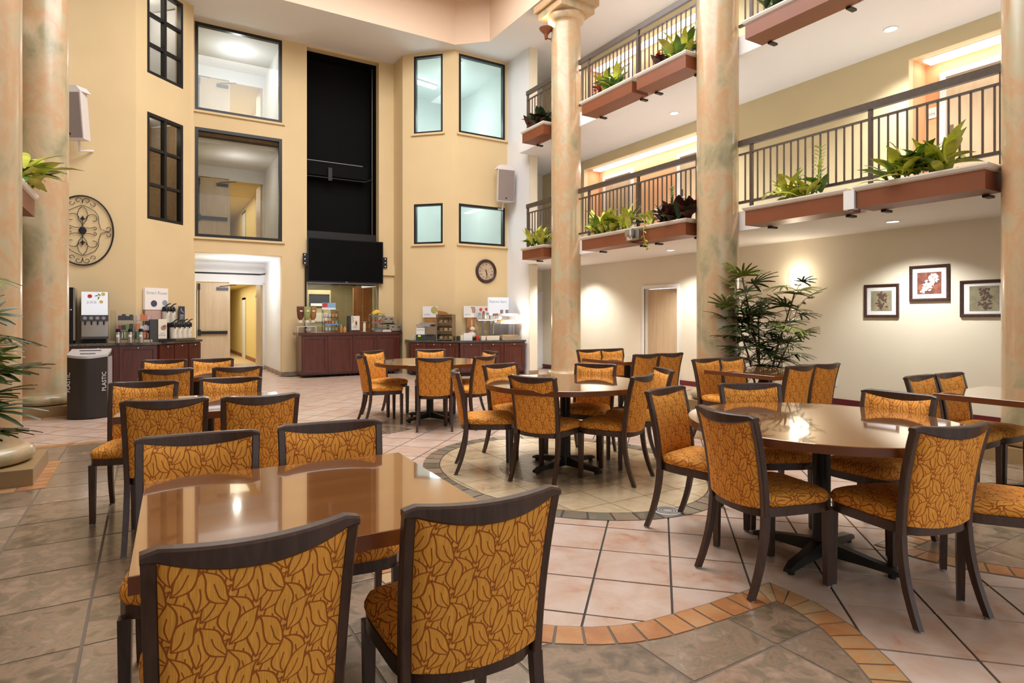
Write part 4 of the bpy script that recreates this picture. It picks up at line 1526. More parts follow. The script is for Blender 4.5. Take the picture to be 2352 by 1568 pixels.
# round tables
GR = 'chairs around the round tables'
TD, TE, TF = (3.37, 7.78), (3.39, 4.62), (3.42, 2.10)
for (x, y), t, lab, dev in (
        ((2.40, 7.85), TD, 'chair at far round table, left side, seen from its side', -2), ((2.86, 8.75), TD, 'chair at far round table, far left side, in front of the mahogany buffet', 0),
        ((3.78, 8.70), TD, 'chair at far round table, far side, centre', 0), ((3.03, 6.85), TD, 'chair at far round table, near side, back to us', -4),
        ((3.72, 6.78), TD, 'chair at far round table, near right side, back to us', 6), ((4.33, 7.74), TD, 'chair at far round table, far right side, mostly hidden', 0),
        ((2.46, 5.08), TE, 'chair at middle round table, left side, seen from its side', 0), ((3.22, 5.58), TE, 'chair at middle round table, far left side', 0),
        ((2.76, 4.25), TE, 'chair at middle round table, near side, back squarely to us', -6), ((4.13, 5.07), TE, 'chair at middle round table, far side, facing us', 0),
        ((3.66, 3.84), TE, 'chair at middle round table, near right side, turned to the left', 6), ((4.28, 4.21), TE, 'chair at middle round table, right side, facing left', 0),
        ((3.10, 3.06), TF, 'chair at front round table, far left side, turned to the right', -6), ((2.62, 2.16), TF, 'chair at front round table, near left side, back to us', -8),
        ((3.18, 1.31), TF, 'chair at front round table, near right side, back to us', 2), ((3.87, 2.95), TF, 'chair at front round table, far side, facing us', 0),
        ((4.27, 2.08), TF, 'chair at front round table, right far side, its back showing above the tabletop', 0), ((3.93, 1.10), TF, 'chair at front round table, cut by the right edge of the picture', 6)):
    chair(x, y, face(x, y, *t) + dev * D2R, lab, GR)
# tables on the right under the walkway
for x, y, a, lab in ((5.80, 6.03, 0, 'chair with back to us at far right square table, left one'), (6.26, 6.03, 0, 'chair with back to us at far right square table, right one'),
                     (5.86, 7.38, 178, 'chair facing us at far right square table, left one beside first column'), (6.31, 7.38, 178, 'chair facing us at far right square table, right one'),
                     (5.80, 3.77, 0, 'chair with back to us at square table before palm, left one'), (6.26, 3.77, 0, 'chair with back to us at square table before palm, right one'),
                     (5.74, 4.99, 180, 'chair facing us at square table before palm, left one by second column'), (6.20, 5.0, 180, 'chair facing us at square table before palm, right one'),
                     (5.63, 2.60, 180, 'chair below the pictures, left one of the pair at the rightmost table'), (6.10, 2.58, 178, 'chair below the pictures, right one of the pair at the rightmost table')):
    chair(x, y, a * D2R, lab, GA)

# ------------------------------------------------------------------ tables
TZ = 0.81


def pedestal(t, reach):
    MB().lathe([(0.0, TZ - 0.06), (0.17, TZ - 0.06), (0.17, TZ - 0.046), (0.0, TZ - 0.046)], 20).build('top_plate', BLACK, t)
    MB().lathe([(0.0, 0.03), (0.062, 0.03), (0.056, 0.1), (0.05, 0.14), (0.05, TZ - 0.06), (0.0, TZ - 0.06)], 20).build('pedestal', BLACK, t, 40)
    secs = [[(x, -w, z0), (x, w, z0), (x, w * 0.75, z1), (x, -w * 0.75, z1)] for x, w, z0, z1 in ((0.03, 0.04, 0.03, 0.11), (reach * 0.6, 0.032, 0.03, 0.075), (reach - 0.06, 0.032, 0.028, 0.062), (reach, 0.024, 0.02, 0.04))]
    me = MB().loft(secs).mesh('foot', BLACK, 40)
    gl = MB().lathe([(0.0, 0.0), (0.02, 0.0), (0.02, 0.028), (0.0, 0.028)], 10).mesh('glide', BLACK)
    for k in range(4):
        f = obj('foot', me, t, None, k * PI / 2)
        obj('glide', gl, f, (reach - 0.045, 0, 0))


def square_table(cx, cy, w, d, rz, label):
    t = thing('square_table', label, 'table', (cx, cy, 0), rz, 'square dining tables')
    secs = []
    for sx, sy in ((-1, -1), (1, -1), (1, 1), (-1, 1)):
        secs.append((sx * w / 2, sy * d / 2))
    mb = MB()
    mb.loft([[(x * k, y * k, z) for x, y in secs] for k, z in ((1.0, TZ - 0.002), (0.997, TZ))])
    mb.build('tabletop', TABLE, t)
    MB().prism(secs, TZ - 0.046, TZ - 0.002).build('edge_band', TEDGE, t)
    pedestal(t, 0.36)


def round_table(cx, cy, r_, rz, label):
    t = thing('round_table', label, 'table', (cx, cy, 0), rz, 'round dining tables')
    MB().lathe([(0.0, TZ - 0.004), (r_, TZ - 0.004), (r_, TZ - 0.002), (r_ - 0.003, TZ), (0.0, TZ)], 72).build('tabletop', TABLE, t, 20)
    MB().lathe([(0.0, TZ - 0.046), (r_, TZ - 0.046), (r_, TZ - 0.004), (0.0, TZ - 0.004)], 72).build('edge_band', TEDGE, t, 40)
    pedestal(t, 0.42)


square_table(0.465, 2.135, 0.98, 0.95, -2 * D2R, 'polished brown square table nearest the camera on the left')
square_table(0.36, 4.83, 1.0, 0.95, -6 * D2R, 'polished brown square table second from the camera in the left row')
square_table(0.45, 7.42, 1.0, 1.0, -5 * D2R, 'polished brown square table farthest in the left row, before the counter')
round_table(TD[0], TD[1], 0.76, 20 * D2R, 'polished brown round table farthest away, before the buffet')
round_table(TE[0], TE[1], 0.76, 12 * D2R, 'polished brown round table in the middle on the oval medallion')
round_table(TF[0], TF[1], 0.76, 8 * D2R, 'polished brown round table in front on the right reflecting the sconce')
square_table(6.05, 6.70, 0.95, 0.95, 0, 'polished brown square table farthest right, between the first two columns')
square_table(6.03, 4.38, 0.95, 0.92, 0, 'polished brown square table in front of the potted palm')
square_table(5.90, 1.90, 0.95, 0.98, 0, 'polished brown square table at the right edge below the pictures')

# ------------------------------------------------------------------ palms
def frond_mesh(m, n_=9, L_=0.38):
    mb = MB()
    for k in range(n_):
        a = math.radians(-100 + 200 * k / (n_ - 1))
        l = L_ * (1 - 0.25 * abs(k - (n_ - 1) / 2) / n_ * 2)
        ca, sa = math.cos(a), math.sin(a)
        vs, fs_ = [], []
        for i in range(5):
            t = i / 4
            w = 0.022 * (0.35 + 0.65 * math.sin(PI * min(1, t * 0.85 + 0.12)))
            z = 0.05 * t - 0.26 * l / L_ * t * t * L_ * 1.2
            x, y = l * t, 0
            for s_ in (-1, 0, 1):
                px, py = x, s_ * w
                vs.append((px * ca - py * sa, px * sa + py * ca, z + (0.006 if s_ else 0)))
        for i in range(4):
            q = i * 3
            fs_ += [(q, q + 3, q + 4, q + 1), (q + 1, q + 4, q + 5, q + 2)]
        mb.add(vs, fs_)
    # petiole going back and down from the hub
    mb.tube([(0.01, 0, 0), (-0.12, 0, -0.03), (-0.26, 0, -0.12)], 0.005, 5)
    return mb.mesh('frond', m, 60)


FR = [frond_mesh(PALMG), frond_mesh(PALML, 9, 0.33), frond_mesh(PALMG, 7, 0.28)]


def palm(loc, label, canes, rnd, pot=True, zmin=0.55, big=1.0):
    p = thing('potted_palm', label, 'plant', loc)
    if pot:
        MB().lathe([(0.0, 0.0), (0.17, 0.0), (0.2, 0.3), (0.215, 0.31), (0.215, 0.36), (0.195, 0.36), (0.19, 0.31), (0.0, 0.31)], 24).build('pot', BPLAST, p, 40)
        MB().lathe([(0.0, 0.312), (0.185, 0.312), (0.12, 0.335), (0.0, 0.345)], 18).build('soil', SOIL, p)
    for x, y, h, lx, ly in canes:
        MB().tube([(x, y, 0.3), (x + lx * 0.3, y + ly * 0.3, h * 0.5), (x + lx, y + ly, h)], [0.016, 0.014, 0.010], 7).build('cane', CANE, p, 50)
        n_ = int((h - zmin) / 0.06) + 4
        for k in range(n_):
            t = k / max(1, n_ - 1)
            z = zmin + (h - zmin) * t
            f_ = z / h
            a = k * 2.4 + rnd.uniform(-0.5, 0.5)
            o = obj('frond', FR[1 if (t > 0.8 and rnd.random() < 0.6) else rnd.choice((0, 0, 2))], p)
            d_ = 0.19 * (1.15 - 0.45 * t) * big
            o.location = (x + lx * f_ + d_ * math.cos(a), y + ly * f_ + d_ * math.sin(a), z + 0.10 * t + 0.03)
            s_ = rnd.uniform(0.75, 1.02) * big
            o.scale = (s_, s_, s_)
            o.rotation_euler = (rnd.uniform(-0.3, 0.3), -rnd.uniform(-0.15, 0.75) * (0.35 + t), a)
    return p


rp = random.Random(5)
palm((7.80, 5.70, 0.0), 'tall bushy fan palm in a black pot beside the second column', [(0.0, 0.0, 2.02, -0.18, 0.22), (0.06, -0.04, 1.80, 0.22, -0.30), (-0.06, 0.05, 1.62, -0.2, 0.3), (0.03, 0.07, 1.45, 0.1, 0.1), (0.0, -0.07, 1.15, 0.15, -0.3)], rp)
palm((-1.43, 5.98, 0.0), 'fan palm fronds reaching in at the left edge', [(0.0, 0.0, 1.65, 0.16, -0.05), (0.08, 0.05, 1.30, 0.22, 0.05), (-0.05, -0.05, 1.75, 0.05, -0.1), (0.05, -0.05, 1.05, 0.22, 0.0)], random.Random(11), True, 0.5, 1.05)

# ------------------------------------------------------------------ wall-mounted things on the far side
tv = thing('television', 'large black wall television above the buffet', 'television', (4.30, YF, 2.845))
BX('bezel', BPLAST, tv, -0.955, 0.955, -0.12, -0.05, -0.545, 0.545)
BX('screen', SCREEN, tv, -0.935, 0.935, -0.123, -0.120, -0.515, 0.525)
BX('logo_plate', GREYP, tv, -0.03, 0.03, -0.123, -0.120, -0.538, -0.524)
for sx in (-1, 1):
    b = BX('bracket', BLACK, tv, sx * 1.01 - 0.06, sx * 1.01 + 0.06, -0.10, -0.09, -0.13, 0.15)
    for z in (-0.09, 0.01, 0.11):
        MB().lathe([(0.0, 0), (0.016, 0), (0.016, 0.006), (0.0, 0.006)], 10, Matrix.Translation((sx * 1.02, -0.1, z)) @ Matrix.Rotation(PI / 2, 4, 'X')).build('bolt', WPLAST, b)
MB().tube([(-0.99, -0.06, -1.9), (-0.99, -0.06, -0.15)], 0.022, 8).build('cable_duct', BLACK, tv)
rk = thing('screen_frame', 'black steel frame bars crossing the tall black recess', 'frame', (4.265, YF + 0.5, 5.0))
BX('crossbar', MATTE, rk, -0.9, 0.75, -0.05, 0.0, 0.08, 0.42)
MB().tube([(-0.9, -0.08, 0.02), (0.45, -0.08, 0.02), (0.68, -0.1, 0.02), (0.82, -0.2, 0.08)], 0.02, 8).build('pipe', BLACK, rk)
BX('clamp', BLACK, rk, -0.3, -0.2, -0.13, -0.05, -0.05, 0.28)
MB().tube([(-0.9, -0.06, 0.435), (0.62, -0.06, 0.435)], 0.010, 6).build('bright_edge', GREYP, rk)
MB().tube([(0.86, -0.12, -1.6), (0.86, -0.12, 3.05)], 0.018, 8).build('upright', BRONZE, rk)
BX('lower_beam', BLACK, rk, -0.9, 0.9, -0.3, -0.12, -1.58, -1.40)
cs = struct(MB().box(5.20, 5.59, YF - 0.06, YF, 2.53, 2.82).build('trim_4', YEL))

# hatch window below the television, things in the kitchen behind it
WIN[0] += 1
hw = struct(obj('window_%d' % WIN[0], None, None, (3.35, YF + 0.1, 0.95)))
rect_ring(1.83, 1.36, 0.03, 0.0, 0.06).build('window_frame', STEEL, hw)
BX('pane', GLASSD, hw, 0.03, 1.80, 0.025, 0.031, 0.03, 1.33)
kd = thing('kitchen_cabinet', 'tall kitchen unit with dark display seen through the hatch glass', 'cabinet', (4.15, 17.4, 0.0))
BX('body', KB, kd, -0.32, 0.32, 0, 0.5, 0, 2.2)
BX('display', BPLAST, kd, -0.28, 0.28, -0.02, 0.0, 1.72, 2.08)
BX('screen', LIGHTBOX, kd, -0.24, 0.24, -0.025, -0.02, 1.74, 1.82)
BX('notice', WPLAST, kd, -0.22, 0.22, -0.01, 0.0, 1.30, 1.55)
for k, x in enumerate((5.02, 5.3)):
    c_ = thing('wardrobe_door', 'orange wood door %s seen through the hatch glass' % ('nearer the middle' if k == 0 else 'at the right edge'), 'door', (x, 16.6, 0.0))
    BX('panel', mat('bright_orange_wood', (0.66, 0.26, 0.09), 0.45), c_, -0.13, 0.13, 0, 0.04, 0, 2.25)
    BX('hinge', CHROME, c_, 0.1, 0.14, -0.02, 0.0, 1.72, 1.76)
wr = tag(MB().tube([(3.95 + 0.1 * math.cos(a * PI / 8), 17.9, 2.1 + 0.1 * math.sin(a * PI / 8)) for a in range(16)], 0.018, 6, True).build('cable_coil', BLACK, None, 50), 'black cable coil hanging on the kitchen wall behind the glass', 'cable')

# clock
ck = thing('wall_clock', 'round wall clock with dark rim and roman numerals', 'clock', (7.476, YB, 2.615))
RX = Matrix.Rotation(PI / 2, 4, 'X')
MB().lathe([(0.225, 0.0), (0.30, 0.0), (0.31, 0.02), (0.285, 0.05), (0.25, 0.045), (0.225, 0.02), (0.225, 0.0)], 40, RX).build('rim', DWOOD, ck, 40)
MB().lathe([(0.0, 0.003), (0.228, 0.003), (0.228, 0.012), (0.0, 0.012)], 40, RX).build('dial', mat('clock_dial', (0.52, 0.38, 0.26), 0.6, noise=(6, 0.2)), ck)
NUM = ['XII', 'I', 'II', 'III', 'IIII', 'V', 'VI', 'VII', 'VIII', 'IX', 'X', 'XI']
for k in range(12):
    a = PI / 2 - k * PI / 6
    text('numeral', NUM[k], 0.055, BPLAST, ck, upright(0.175 * math.cos(a), -0.0135, 0.175 * math.sin(a)))
for nm, a, l, w in (('minute_hand', -78, 0.17, 0.008), ('hour_hand', -72, 0.11, 0.013)):
    ar = math.radians(a)
    MB().prism([(-0.05, -w * 0.6), (l * 0.7, -w), (l, 0), (l * 0.7, w), (-0.05, w * 0.6)], 0.014, 0.017, RX @ Matrix.Rotation(ar, 4, 'Z')).build(nm, BPLAST, ck)
MB().lathe([(0.0, 0.014), (0.018, 0.014), (0.016, 0.022), (0.0, 0.024)], 12, RX).build('hub', BPLAST, ck)


# loudspeakers
def speaker(loc, rz, tilt, label):
    s = thing('loudspeaker', label, 'speaker', loc, rz, 'loudspeakers')
    s.rotation_euler = (tilt, 0, rz)
    MB().prism([(-0.23, -0.16), (0.23, -0.16), (0.14, 0.16), (-0.14, 0.16)], -0.42, 0.40).build('cabinet', SPKC, s)
    BX('grille', GRILLE, s, -0.215, 0.215, -0.175, -0.16, -0.40, 0.37)
    MB().prism([(-0.22, 0.40), (0.22, 0.40), (0.14, 0.50), (-0.14, 0.50)], -0.155, 0.12, Matrix.Rotation(PI / 2, 4, 'X')).build('top_cap', SPKC, s)
    MB().lathe([(0.0, 0), (0.022, 0), (0.022, 0.004), (0.0, 0.004)], 14, Matrix.Translation((0, -0.175, -0.34)) @ RX).build('badge', BPLAST, s)
    MB().tube([(0, 0.05, -0.42), (0, 0.06, -0.60), (0.0, 0.42, -0.55)], 0.022, 8).build('bracket', SPKC, s)
    return s


speaker((7.80, 13.28, 4.80), -8 * D2R, 0.06, 'white loudspeaker with grey grille beside the white pier')
speaker((-1.12, 13.22, 5.02), -30 * D2R, 0.12, 'white loudspeaker with grey grille high on the left wall, half behind a column')

# oval wrought iron wall medallion
wm = thing('wall_medallion', 'oval black wrought iron scroll medallion on the yellow wall', 'wall decoration', (-1.037, YB - 0.03, 3.03))
AX, AZ = 0.475, 0.64
MB().tube([(AX * math.cos(2 * PI * k / 48), 0, AZ * math.sin(2 * PI * k / 48)) for k in range(48)], 0.014, 8, True).build('rim', BLACK, wm, 50)


def spiral(cx, cz, r0, a0, a1, s_=1, n_=14, shrink=0.25):
    return [(cx + r0 * (1 - (1 - shrink) * k / n_) * math.cos(a0 + (a1 - a0) * k / n_), 0, cz + s_ * r0 * (1 - (1 - shrink) * k / n_) * math.sin(a0 + (a1 - a0) * k / n_)) for k in range(n_ + 1)]


for sx in (-1, 1):
    for sz in (-1, 1):
        def F(pl):
            return [(sx * x, 0, sz * z) for x, _, z in pl]
        MB().tube(F([(0, 0, 0.46), (0.055, 0, 0.39), (0.08, 0, 0.29), (0.06, 0, 0.2), (0, 0, 0.10), (0.03, 0, 0.055), (0.12, 0, 0.05), (0.2, 0, 0.08)] + spiral(0.185, 0.045, 0.035, PI / 2, -PI * 1.1)), 0.0055, 5).build('teardrop_scroll', BLACK, wm, 60)
        MB().tube(F([(0.07, 0, 0.22)] + spiral(0.16, 0.22, 0.11, PI, -0.6 * PI)), 0.0055, 5).build('inner_scroll', BLACK, wm, 60)
        MB().tube(F([(0.01, 0, 0.47), (0.09, 0, 0.43), (0.19, 0, 0.37), (0.24, 0, 0.28), (0.25, 0, 0.15), (0.28, 0, 0.04), (0.36, 0, 0.005)] + spiral(0.39, 0.06, 0.055, -PI / 2, 1.1 * PI)), 0.0055, 5).build('outer_scroll', BLACK, wm, 60)
        MB().tube(F([(0, 0, 0.50)] + spiral(0.065, 0.55, 0.06, PI, -0.9 * PI)), 0.0055, 5).build('crown_scroll', BLACK, wm, 60)
        MB().tube(F(spiral(0.17, 0.50, 0.05, 0.9 * PI, 2.6 * PI)), 0.005, 5).build('side_scroll', BLACK, wm, 60)
MB().lathe([(0.0, -0.012), (0.05, -0.012), (0.062, 0.0), (0.05, 0.012), (0.0, 0.014)], 18, RX).build('rosette', BLACK, wm, 40)
for sz in (-1, 1):
    MB().prism([(0, 0.155), (0.012, 0.2), (0.045, 0.215), (0.02, 0.235), (0, 0.28), (-0.02, 0.235), (-0.045, 0.215), (-0.012, 0.2)], -0.006, 0.006, RX @ Matrix.Diagonal((1, sz, 1, 1))).build('fleur_de_lis', BLACK, wm)
    MB().tube([(0, 0, sz * 0.06), (0, 0, sz * 0.16)], 0.006, 5).build('stalk', BLACK, wm)

# dome camera and small white projector-like box on the planters
dc = thing('dome_camera', 'silver dome security camera fixed to the second floor planters', 'camera', (7.24, 7.86, 2.86))
BX('mount_plate', STEEL, dc, -0.03, 0.055, -0.16, 0.16, -0.09, 0.09)
MB().lathe([(0.0, 0.08), (0.075, 0.08), (0.08, 0.0), (0.075, -0.03), (0.0, -0.03)], 20, Matrix.Translation((-0.10, 0, 0))).build('housing', STEEL, dc, 40)
MB().lathe([(0.065, -0.03), (0.06, -0.06), (0.035, -0.09), (0.0, -0.1)], 20, Matrix.Translation((-0.10, 0, 0))).build('dome', CHROME, dc, 60)
pb = thing('access_point', 'small white box in the gap between the two right planters', 'device', (7.32, 4.12, 2.84))
BX('case', WPLAST, pb, -0.05, 0.05, -0.065, 0.065, -0.11, 0.12)
BX('base', GREYP, pb, -0.02, 0.02, -0.03, 0.03, -0.13, -0.11)

# recycling bin
rb = thing('recycling_bin', 'dark brown recycling bin with silver top lettered plastic', 'bin', (-0.72, 10.42, 0.0), -6 * D2R)
bowp = [(-0.235, 0.22)] + [(-0.235 + 0.47 * k / 10, -0.10 - 0.11 * math.sin(PI * k / 10)) for k in range(11)] + [(0.235, 0.22)]
SL = 0.20


def slant(z):
    return [(x * 1.02, y * 1.02, z + SL * (y + 0.21)) for x, y in bowp]


MB().loft([[(x, y, 0.012) for x, y in bowp], [(x, y, 0.845 + SL * (y + 0.21)) for x, y in bowp]]).build('body', TRASHB, rb, 30)
MB().loft([slant(0.846), slant(0.88)]).build('lid', mat('silver_lid', (0.62, 0.62, 0.66), 0.3, metal=0.4), rb, 30)
BX('slot', BPLAST, rb, -0.13, 0.13, 0.10, 0.13, 0.93, 0.951)
BX('slot', BPLAST, rb, -0.09, 0.09, -0.08, -0.05, 0.89, 0.9145)
BX('side_panel', mat('silver_side', (0.50, 0.49, 0.53), 0.35, metal=0.5), rb, 0.236, 0.245, -0.08, 0.22, 0.02, 0.86)
for x, y, rz in ((0.205, -0.143, 0.42), (-0.212, -0.139, -0.42)):
    text('lettering', 'PLASTIC', 0.075, WPLAST, rb, Matrix.Translation((x, y, 0.52)) @ Matrix.Rotation(rz, 4, 'Z') @ Matrix.Rotation(PI / 2, 4, 'X') @ Matrix.Rotation(PI / 2, 4, 'Z'))

# ------------------------------------------------------------------ serving counters
def shaker(w, h):
    """panelled door, front at y=-0.02, recessed middle"""
    b = 0.06
    o = [(0, 0), (w, 0), (w, h), (0, h)]
    i = [(b, b), (w - b, b), (w - b, h - b), (b, h - b)]
    mb = MB()
    mb.v = [(x, 0, z) for x, z in o] + [(x, -0.02, z) for x, z in o] + [(x, -0.02, z) for x, z in i] + [(x + (0.006 if x < w / 2 else -0.006), -0.008, z + (0.006 if z < h / 2 else -0.006)) for x, z in i]
    for k in range(4):
        j = (k + 1) % 4
        mb.f += [(k, j, 4 + j, 4 + k), (4 + k, 4 + j, 8 + j, 8 + k), (8 + k, 8 + j, 12 + j, 12 + k)]
    mb.f += [(12, 13, 14, 15), (3, 2, 1, 0)]
    return mb


def cab_run(poly, A, B, zt, doors, label, knobs=True):
    """base cabinet with the given plan; doors along its front line A->B"""
    L_ = math.hypot(B[0] - A[0], B[1] - A[1])
    rz = math.atan2(B[1] - A[1], B[0] - A[0])
    c = thing('base_cabinet', label, 'cabinet', (A[0], A[1], 0), rz, 'mahogany base cabinets')
    Mi = (Matrix.Translation((A[0], A[1], 0)) @ Matrix.Rotation(rz, 4, 'Z')).inverted()
    pl = [tuple((Mi @ Vector((x, y, 0)))[:2]) for x, y in poly]
    MB().prism(pl, 0.09, zt - 0.045).build('carcass', MAHOG, c)
    cx = sum(p[0] for p in pl) / len(pl)
    cy = sum(p[1] for p in pl) / len(pl)
    MB().prism([(cx + (x - cx) * 0.94, cy + (y - cy) * 0.84) for x, y in pl], 0.0, 0.09).build('toe_kick', BLACK, c)
    w = L_ / doors
    for k in range(doors):
        dd = shaker(w - 0.03, zt - 0.045 - 0.14).build('door', MAHOG, c, None, (k * w + 0.015, 0.0, 0.115))
        if knobs:
            MB().ico((0, 0, 0), 0.016, None, 10, 6).build('knob', CHROME, dd, 60, (w / 2 - 0.02, -0.035, zt - 0.045 - 0.14 - 0.03))
    return c


ZL, ZR, ZC = 0.955, 0.862, 1.06
cab_run([(-1.70, 13.05), (0.15, 13.25), (-0.20, 13.60), (-1.70, 13.60)], (-1.70, 13.05), (0.15, 13.25), ZL, 3, 'mahogany base cabinets of the left coffee counter, long section')
cab_run([(0.17, 13.27), (0.95, 14.4), (0.80, 14.58), (-0.17, 13.62)], (0.17, 13.27), (0.95, 14.4), ZL, 3, 'mahogany base cabinets of the left coffee counter, section beside open door')
tag(MB().prism([(-1.72, 13.02), (0.17, 13.21), (0.99, 14.37), (0.80, 14.62), (-0.20, 13.63), (-1.72, 13.63)], ZL - 0.045, ZL).build('counter_worktop', GRANITE), 'dark granite worktop of the left coffee counter', 'worktop')
cab_run([(5.52, 13.92), (6.40, 13.02), (6.56, 13.60), (5.64, 14.52)], (5.52, 13.92), (6.40, 13.02), ZR, 3, 'mahogany base cabinets of the right breakfast counter, section behind far round table')
cab_run([(6.42, 13.02), (8.05, 12.68), (8.10, 13.60), (6.60, 13.60)], (6.42, 13.02), (8.05, 12.68), ZR, 3, 'mahogany base cabinets of the right breakfast counter, section by white pier')
tag(MB().prism([(5.48, 13.91), (6.39, 12.985), (8.07, 12.645), (8.11, 13.63), (6.60, 13.63), (5.62, 14.60)], ZR - 0.045, ZR).build('counter_worktop', GRANITE), 'dark granite worktop of the right breakfast counter', 'worktop')
tag(MB().box(6.62, 8.11, 13.60, 13.63, ZR, ZR + 0.09).build('backsplash', GRANITE), 'low dark granite upstand behind the right breakfast counter', 'backsplash')
mc = thing('buffet_cart', 'long mahogany buffet cabinet on castors below the television', 'cabinet', (3.02, 14.50, 0.0))
BX('carcass', MAHOG, mc, 0.04, 2.44, 0.03, 0.60, 0.07, 1.0)
BX('top', MAHOG, mc, -0.03, 2.50, 0.0, 0.64, 1.0, 1.06)
for k in range(4):
    shaker(0.585, 0.86).build('panel', MAHOG, mc, None, (0.05 + k * 0.597, 0.03, 0.11))
for x in (0.15, 1.2, 2.3):
    MB().lathe([(0.0, -0.015), (0.035, -0.015), (0.035, 0.015), (0.0, 0.015)], 12, Matrix.Translation((x, 0.12, 0.035)) @ Matrix.Rotation(PI / 2, 4, 'Y')).build('castor', BLACK, mc)
BX('base_rail', BLACK, mc, 0.06, 2.42, 0.08, 0.58, 0.05, 0.07)

# ------------------------------------------------------------------ things on the left coffee counter
t = thing('milk_dispenser', 'tall dark dispenser with steel edge at the left end of coffee counter', 'dispenser', (-1.22, 13.36, ZL))
BX('body', BPLAST, t, -0.1, 0.08, -0.2, 0.2, 0.0, 1.0)
BX('door_edge', STEEL, t, 0.081, 0.11, -0.2, 0.2, 0.06, 0.98)
MB().ico((0.05, -0.215, 0.6), 0.015).build('lock', CHROME, t)
t = thing('juice_dispenser', 'four spout juice dispenser with glowing fruit picture front', 'dispenser', (-0.83, 13.38, ZL))
BX('body', STEEL, t, -0.20, 0.20, -0.08, 0.2, 0.10, 0.92)
p = BX('picture_panel', LIGHTBOX, t, -0.195, 0.195, -0.16, -0.08, 0.50, 0.93)
BX('dispensing_head', DGREY, t, -0.205, 0.205, -0.20, -0.08, 0.40, 0.51)
BX('drip_tray', DGREY, t, -0.2, 0.2, -0.24, 0.0, 0.08, 0.12)
BX('base', BPLAST, t, -0.17, 0.17, -0.16, 0.16, 0.0, 0.08)
for k in range(4):
    x = -0.14 + 0.093 * k
    n_ = MB().lathe([(0.0, 0), (0.03, 0), (0.03, 0.004), (0.0, 0.004)], 14, Matrix.Translation((x, -0.2, 0.455)) @ RX).build('button', GREYP, t)
    MB().tube([(x, -0.17, 0.40), (x, -0.17, 0.33)], 0.012).build('spout', BPLAST, t)
PRED, PYEL, PGRN = mat('print_red', (0.6, 0.04, 0.03), 0.5), mat('print_yellow', (0.75, 0.52, 0.12), 0.5), mat('print_green', (0.15, 0.22, 0.05), 0.5)
PGRY = mat('print_grey', (0.30, 0.34, 0.42), 0.6)
PPALE = mat('print_pale_grey', (0.30, 0.34, 0.42), 0.6)
for x, z, r_, m_ in ((-0.07, 0.85, 0.035, PRED), (0.13, 0.89, 0.032, PYEL), (0.10, 0.75, 0.03, PYEL)):
    MB().lathe([(0.0, 0), (r_, 0), (r_, 0.002), (0.0, 0.002)], 18, Matrix.Translation((x, -0.16, z)) @ RX).build('printed_fruit', m_, p)
for x, z, a in ((0.03, 0.86, 0.3), (0.06, 0.82, 1.2), (0.07, 0.88, -0.8)):
    MB().prism([(-0.04, 0), (0, -0.012), (0.04, 0), (0, 0.012)], 0, 0.002, Matrix.Translation((x, -0.16, z)) @ RX @ Matrix.Rotation(a, 4, 'Z')).build('printed_leaf', PGRN, p)
text('lettering', 'JUICE', 0.06, PPALE, p, upright(-0.04, -0.161, 0.74))
t = thing('cup_stack', 'tall stack of clear plastic cups beside the juice dispenser', 'cups', (-0.555, 13.36, ZL))
BX('holder', LWOOD, t, -0.06, 0.06, -0.08, 0.08, 0.0, 0.03)
MB().lathe([(0.0, 0.031), (0.04, 0.031), (0.045, 0.55), (0.035, 0.6), (0.0, 0.6)], 14).build('cups', CLEAR, t, 50)
for sx, lab, cs_ in ((-0.36, 'wire rack of tea boxes and sachets', ((0.6, 0.55, 0.4), (0.25, 0.05, 0.1), (0.15, 0.25, 0.08), (0.05, 0.05, 0.06))), (-0.07, 'wire rack of creamer cups and tea sachets', ((0.6, 0.2, 0.08), (0.6, 0.6, 0.65), (0.05, 0.3, 0.15), (0.55, 0.45, 0.5)))):
    t = thing('condiment_rack', lab + ' on the coffee counter', 'rack', (sx, 13.42, ZL))
    BX('base', LWOOD, t, -0.14, 0.14, -0.14, 0.12, 0.0, 0.05)
    for x in (-0.125, 0.125):
        MB().tube([(x, 0.10, 0.05), (x, 0.10, 0.5), (x, 0.02, 0.5), (x, -0.10, 0.05)], 0.006, 5).build('wire_side', CHROME, t)
    for k, z in enumerate((0.07, 0.22, 0.40)):
        BX('shelf', GREYP, t, -0.12, 0.12, -0.10, 0.09, z, z + 0.012)
    rnd = random.Random(int(sx * 100))
    for z in (0.085, 0.235, 0.415):
        for q in range(4):
            cc = cs_[rnd.randrange(4)]
            tag(BX('packet', mat('packet_%.2f_%.2f_%.2f' % cc, cc, 0.5), None, sx - 0.117 + q * 0.059, sx - 0.061 + q * 0.059, 13.33, 13.48, ZL + z, ZL + z + rnd.uniform(0.07, 0.12)),
                'small packet, %s from left on the %s shelf of the %s wire rack' % (('first', 'second', 'third', 'last')[q], {0.085: 'bottom', 0.235: 'middle', 0.415: 'top'}[z], 'left' if sx < -0.2 else 'right'), 'packet', 'packets on the %s condiment rack' % ('left' if sx < -0.2 else 'right'))
